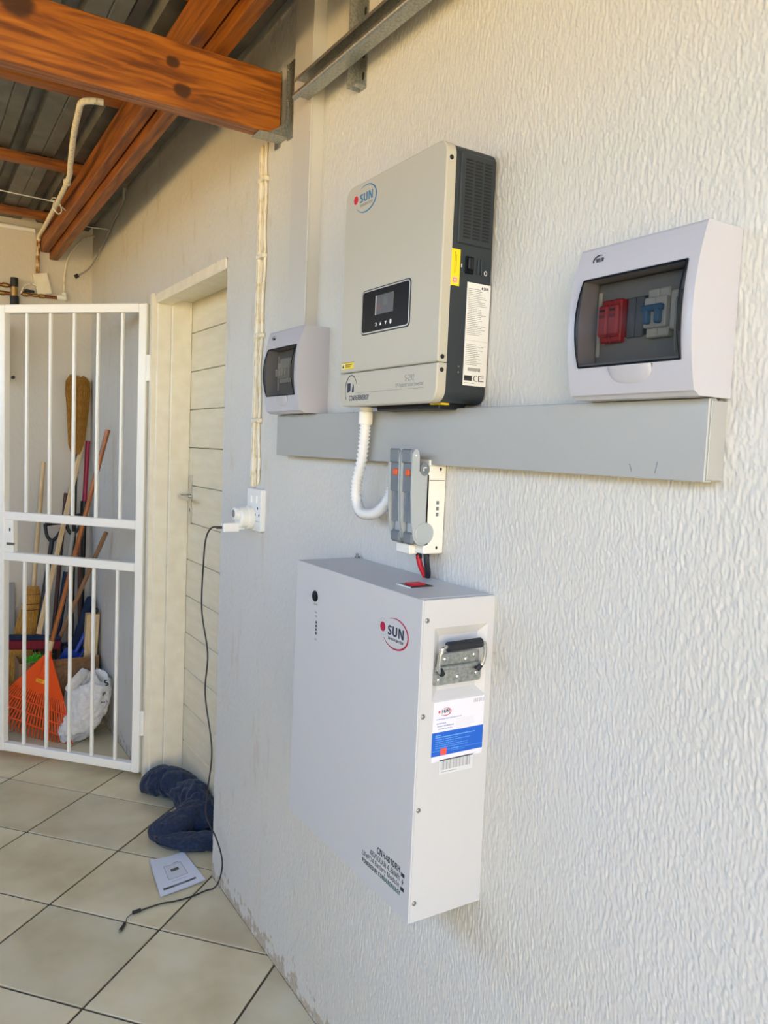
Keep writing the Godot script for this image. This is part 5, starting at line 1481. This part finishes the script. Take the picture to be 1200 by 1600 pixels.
func build_rake() -> void:
	# standing on its tines, handle leaning to the house wall
	var t := thing("leaf_rake", "bright orange plastic leaf rake with glossy bamboo handle", "rake", Vector3(-0.39, 0.0, -4.12), 0.0, "brooms and tools in the corner")
	var foot := Vector3(-0.39, 0.0, -4.12)
	var top := Vector3(-0.035, 1.548, -4.05)
	var ax := (top - foot).normalized()
	var wd := Vector3(0.707, 0, 0.707)
	wd = (wd - ax * wd.dot(ax)).normalized()
	var nn := wd.cross(ax).normalized()      # towards the camera side
	if nn.z < 0: nn = -nn
	var o := t.position
	var P := func(u: float, s: float, h := 0.0) -> Vector3: return foot + ax * s + wd * u + nn * h - o
	pole("handle", foot + ax * 0.40, top, 0.0105, M.bamboo, t, 12, 0.0125)
	for k in 5:
		var c := foot + ax * (0.62 + 0.17 * k)
		tube("bamboo_node", [c - ax * 0.004 - o, c + ax * 0.004 - o], 0.0132, M.bamboo, t, 12)
	pole("bare_end", foot + ax * 0.385, foot + ax * 0.50, 0.0115, M.pale_wood, t)
	# solid upper part of the fan
	var b := MB.new()
	b.extrude(PackedVector2Array([Vector2(-0.016, 0.43), Vector2(-0.15, 0.235), Vector2(0.15, 0.235), Vector2(0.016, 0.43)]), -0.002, 0.002, 0.0, Transform3D(Basis(wd, ax, nn), foot - o))
	put("fan_plate", b.mesh(), M.rake, t)
	tube("socket", [P.call(0.0, 0.33, 0.003), P.call(0.0, 0.45, 0.003)], 0.016, M.rake, t, 12)
	for k in 27:
		var u := lerpf(-1, 1, k / 26.0)
		var s0 := 0.245
		var m2 := MB.new()
		var pts := [P.call(u * 0.14, s0, 0.0), P.call(u * 0.208, 0.13, 0.002), P.call(u * 0.25, 0.055, 0.001), P.call(u * 0.27, 0.015, -0.004), P.call(u * 0.275, 0.004, -0.016)]
		m2.tube(pts, [0.0048, 0.0048, 0.0046, 0.0045, 0.003], [0.0018], 6, wd)
		put("tine", m2.mesh(), M.rake, t)
	for q in [[0.175, 0.182], [0.12, 0.213], [0.07, 0.241]]:
		tube("cross_bar", [P.call(-q[1], q[0], 0.002), P.call(q[1], q[0], 0.002)], 0.0042, M.rake, t, 6)
	var sk := sticker("yellow_sticker", 0.048, 0.018, Vector3.ZERO, print_tex(96, 36, rgb(240, 180, 40), [[14, 8, 64, 8, rgb(200, 110, 20)], [20, 22, 50, 6, rgb(200, 110, 20)]]), t)
	sk.transform = Transform3D(Basis(wd, ax, nn), P.call(-0.005, 0.292, 0.0021))
func build_sack() -> void:
	var t := thing("woven_sack", "white woven plastic sack with black print slumped in corner", "sack", Vector3(-0.115, 0.0, -4.06))
	var nz := noise(81, 1.0, 2)
	var n2 := noise(82, 1.0, 1)
	var b := MB.new()
	var R := Vector3(0.112, 0.19, 0.13)
	var shape := func(s, tt):
		var th: float = TAU * s
		var ph: float = PI * (0.5 - tt)
		var d := Vector3(cos(ph) * cos(th), sin(ph), cos(ph) * sin(th))
		# slumped and squarish, with long slack creases
		var sq := Vector3(signf(d.x) * pow(absf(d.x), 0.82), signf(d.y) * pow(absf(d.y), 0.9), signf(d.z) * pow(absf(d.z), 0.82))
		var cr: float = absf(nz.get_noise_3d(d.x * 1.1 + d.y * 0.9, d.y * 1.5 - d.x * 0.8, d.z * 1.1))
		var fold: float = 0.13 * (0.35 - cr * 1.5) + 0.016 * sin(d.y * 26.0 + d.x * 7.0 + 5.0 * n2.get_noise_3d(d.x * 2, d.y * 2, d.z * 2)) * smoothstep(0.5, -0.2, d.y)
		var k: float = 0.95 + fold
		if d.y > 0.5: k *= 1.0 - 0.30 * smoothstep(0.5, 1.0, d.y) * (1.0 + 0.6 * sin(th * 5.0 + 3.0 * d.y))
		var p := Vector3(sq.x * R.x, sq.y * R.y, sq.z * R.z) * k
		p.x += -0.05 * smoothstep(0.2, -1.0, d.y) + 0.035 * d.y
		p.z += 0.04 * smoothstep(0.2, -1.0, d.y)
		p.y = maxf(p.y, -R.y * 0.9)
		return p
	b.grid(110, 80, shape)
	put("bag", b.mesh(), M.sack, t, Vector3(0, R.y * 0.9, 0))
	# slack tuck of fabric at the top left
	var fm := MB.new()
	fm.tube(smooth([Vector3(-0.02, 0.325, 0.03), Vector3(-0.06, 0.30, 0.06), Vector3(-0.10, 0.25, 0.05)], 5), [0.03, 0.036, 0.035, 0.034, 0.034, 0.033, 0.034, 0.032, 0.03, 0.026, 0.02], [0.014], 14)
	put("fold", fm.mesh(), M.sack, t)
	for q in [["S", 0.175, 0.31, 0.022, 0.03], ["TACK", 0.19, 0.40, 0.045, 0.014], ["No 1", 0.17, 0.475, 0.03, 0.010], ["50 kg", 0.19, 0.56, 0.03, 0.011]]:
		var p: Vector3 = shape.call(q[1], q[2]) + Vector3(0, R.y * 0.9, 0)
		var pu: Vector3 = shape.call(q[1] + 0.01, q[2]) - shape.call(q[1] - 0.01, q[2])
		var pv: Vector3 = shape.call(q[1], q[2] - 0.01) - shape.call(q[1], q[2] + 0.01)
		var nn := pu.cross(pv).normalized()
		if nn.z < 0: nn = -nn
		var xx := Vector3(1, 0, -nn.x / maxf(nn.z, 0.2)).normalized()
		xx = (xx - nn * xx.dot(nn)).normalized()
		var l := letters("print_lettering", q[0], q[3], q[4], M.ink, t, Vector3.ZERO)
		var loc := l.transform
		l.transform = Transform3D(Basis(xx, nn.cross(xx), nn), p + nn * 0.004) * loc

# ------------------------------------------------------------------ things on the floor
func build_floor_things() -> void:
	# crumpled jeans in the doorway
	var j := thing("denim_trousers", "crumpled dark blue denim trousers on the floor by the door", "trousers", Vector3(0.02, 0.0, -2.98))
	# two crumpled legs and the seat, as flattened wrinkled tubes
	var runs := [
		["leg", [Vector2(-0.045, -3.285), Vector2(0.02, -3.245), Vector2(0.075, -3.17), Vector2(0.095, -3.06), Vector2(0.09, -2.95)], [0.055, 0.078, 0.08, 0.07, 0.06], [0.035, 0.056, 0.058, 0.055, 0.05], 71],
		["seat", [Vector2(0.10, -3.08), Vector2(0.098, -2.98), Vector2(0.085, -2.88), Vector2(0.075, -2.78)], [0.05, 0.062, 0.066, 0.05], [0.058, 0.062, 0.055, 0.03], 72],
		["leg", [Vector2(0.10, -2.93), Vector2(0.04, -2.875), Vector2(-0.03, -2.84), Vector2(-0.085, -2.815), Vector2(-0.11, -2.80)], [0.062, 0.066, 0.062, 0.06, 0.05], [0.05, 0.05, 0.046, 0.038, 0.026], 73],
		["leg_fold", [Vector2(-0.085, -2.81), Vector2(-0.045, -2.745), Vector2(0.02, -2.70), Vector2(0.095, -2.68)], [0.045, 0.05, 0.052, 0.045], [0.02, 0.026, 0.03, 0.03], 74]]
	for r in runs:
		var cen := []
		for p in r[1]: cen.append(Vector3(p.x, 0, p.y) - j.position)
		var path := smooth(cen, 14)
		var nzz := noise(r[4], 1.0, 2)
		var last := path.size() - 1
		var len_ := 0.0
		for k in last: len_ += (path[k + 1] - path[k]).length()
		var mb := MB.new()
		mb.grid(64, 84, func(u, v):
			var f: float = v * last
			var k := mini(int(f), last - 1)
			var c: Vector3 = path[k].lerp(path[k + 1], f - k)
			var t: Vector3 = (path[k + 1] - path[k]).normalized()
			var sd := t.cross(Vector3.UP)
			var kk: float = v * (r[2].size() - 1)
			var ki := mini(int(kk), int(r[2].size()) - 2)
			var ww: float = lerpf(r[2][ki], r[2][ki + 1], smoothstep(0.0, 1.0, kk - ki))
			var hh: float = lerpf(r[3][ki], r[3][ki + 1], smoothstep(0.0, 1.0, kk - ki))
			var endk: float = pow(1.0 - pow(absf(v * 2.0 - 1.0), 10.0), 0.5)
			var an: float = -u * TAU
			# folds run mostly across the leg and wander
			var w1: float = v * len_ * 34.0 + 1.1 * cos(an) + 1.6 * nzz.get_noise_2d(v * len_ * 12.0, cos(an) * 1.5 + 4.0)
			var fold: float = 0.15 * (absf(sin(w1)) - 0.6) + 0.22 * nzz.get_noise_2d(v * len_ * 9.0 + 7.0, an * 0.7 if an < PI else an * 0.7)
			var kx := (1.0 + fold * 0.6) * endk
			var ky := (1.0 + fold) * endk
			var p := c + sd * cos(an) * ww * kx
			p.y = maxf(0.004, hh * 0.85 + sin(an) * hh * 1.05 * ky)
			p.x = minf(p.x, 0.146 - j.position.x)
			return p)
		put(r[0], mb.mesh(), M.denim, j)
	# printed booklet
	var bk := thing("instruction_booklet", "white instruction booklet with inverter picture lying on the tiles", "booklet", Vector3(-0.112, 0.001, -2.568))
	var c := [Vector2(-0.172, -2.666), Vector2(-0.042, -2.692), Vector2(-0.034, -2.473), Vector2(-0.196, -2.445)]
	var ins := []
	for p in c: ins.append(p - Vector2(-0.112, -2.568))
	var im := []
	im.append([58, 60, 94, 92, rgb(120, 122, 128)])
	im.append([60, 62, 90, 88, rgb(214, 216, 222)])
	im.append([86, 88, 40, 18, rgb(38, 44, 48)])
	im.append([94, 94, 24, 6, rgb(84, 92, 96)])
	im.append([112, 52, 30, 3, rgb(110, 112, 118)])
	im.append([70, 168, 70, 3, rgb(176, 178, 186)])
	im.append([20, 192, 150, 12, rgb(58, 60, 72)])
	im.append([70, 196, 50, 4, rgb(150, 152, 160)])
	var pm := print_tex(200, 232, rgb(224, 226, 234), im)
	pm.roughness = 0.35
	for layer in 3:
		var m3 := MB.new()
		var nu := 14
		var nv := 14
		var yb := 0.0012 * layer
		m3.grid(nu, nv, func(s, t2):
			t2 = 1.0 - t2
			var pa: Vector2 = ins[0].lerp(ins[1], s)
			var pb: Vector2 = ins[3].lerp(ins[2], s)
			var q: Vector2 = pa.lerp(pb, t2)
			var curl: float = 0.016 * pow(maxf(0.0, 0.5 - s) * 2.0, 2.0) * pow(1.0 - t2, 1.5) * (0.3 + 0.35 * layer) + 0.004 * sin(s * 5.0 + t2 * 3.0) * (0.3 + 0.2 * layer)
			return Vector3(q.x, 0.003 + yb + maxf(0.0, curl), q.y))
		for i in m3.uv.size(): m3.uv[i].y = 1.0 - m3.uv[i].y
		put("cover" if layer == 2 else "page", m3.mesh(), pm if layer == 2 else M.paper, bk)
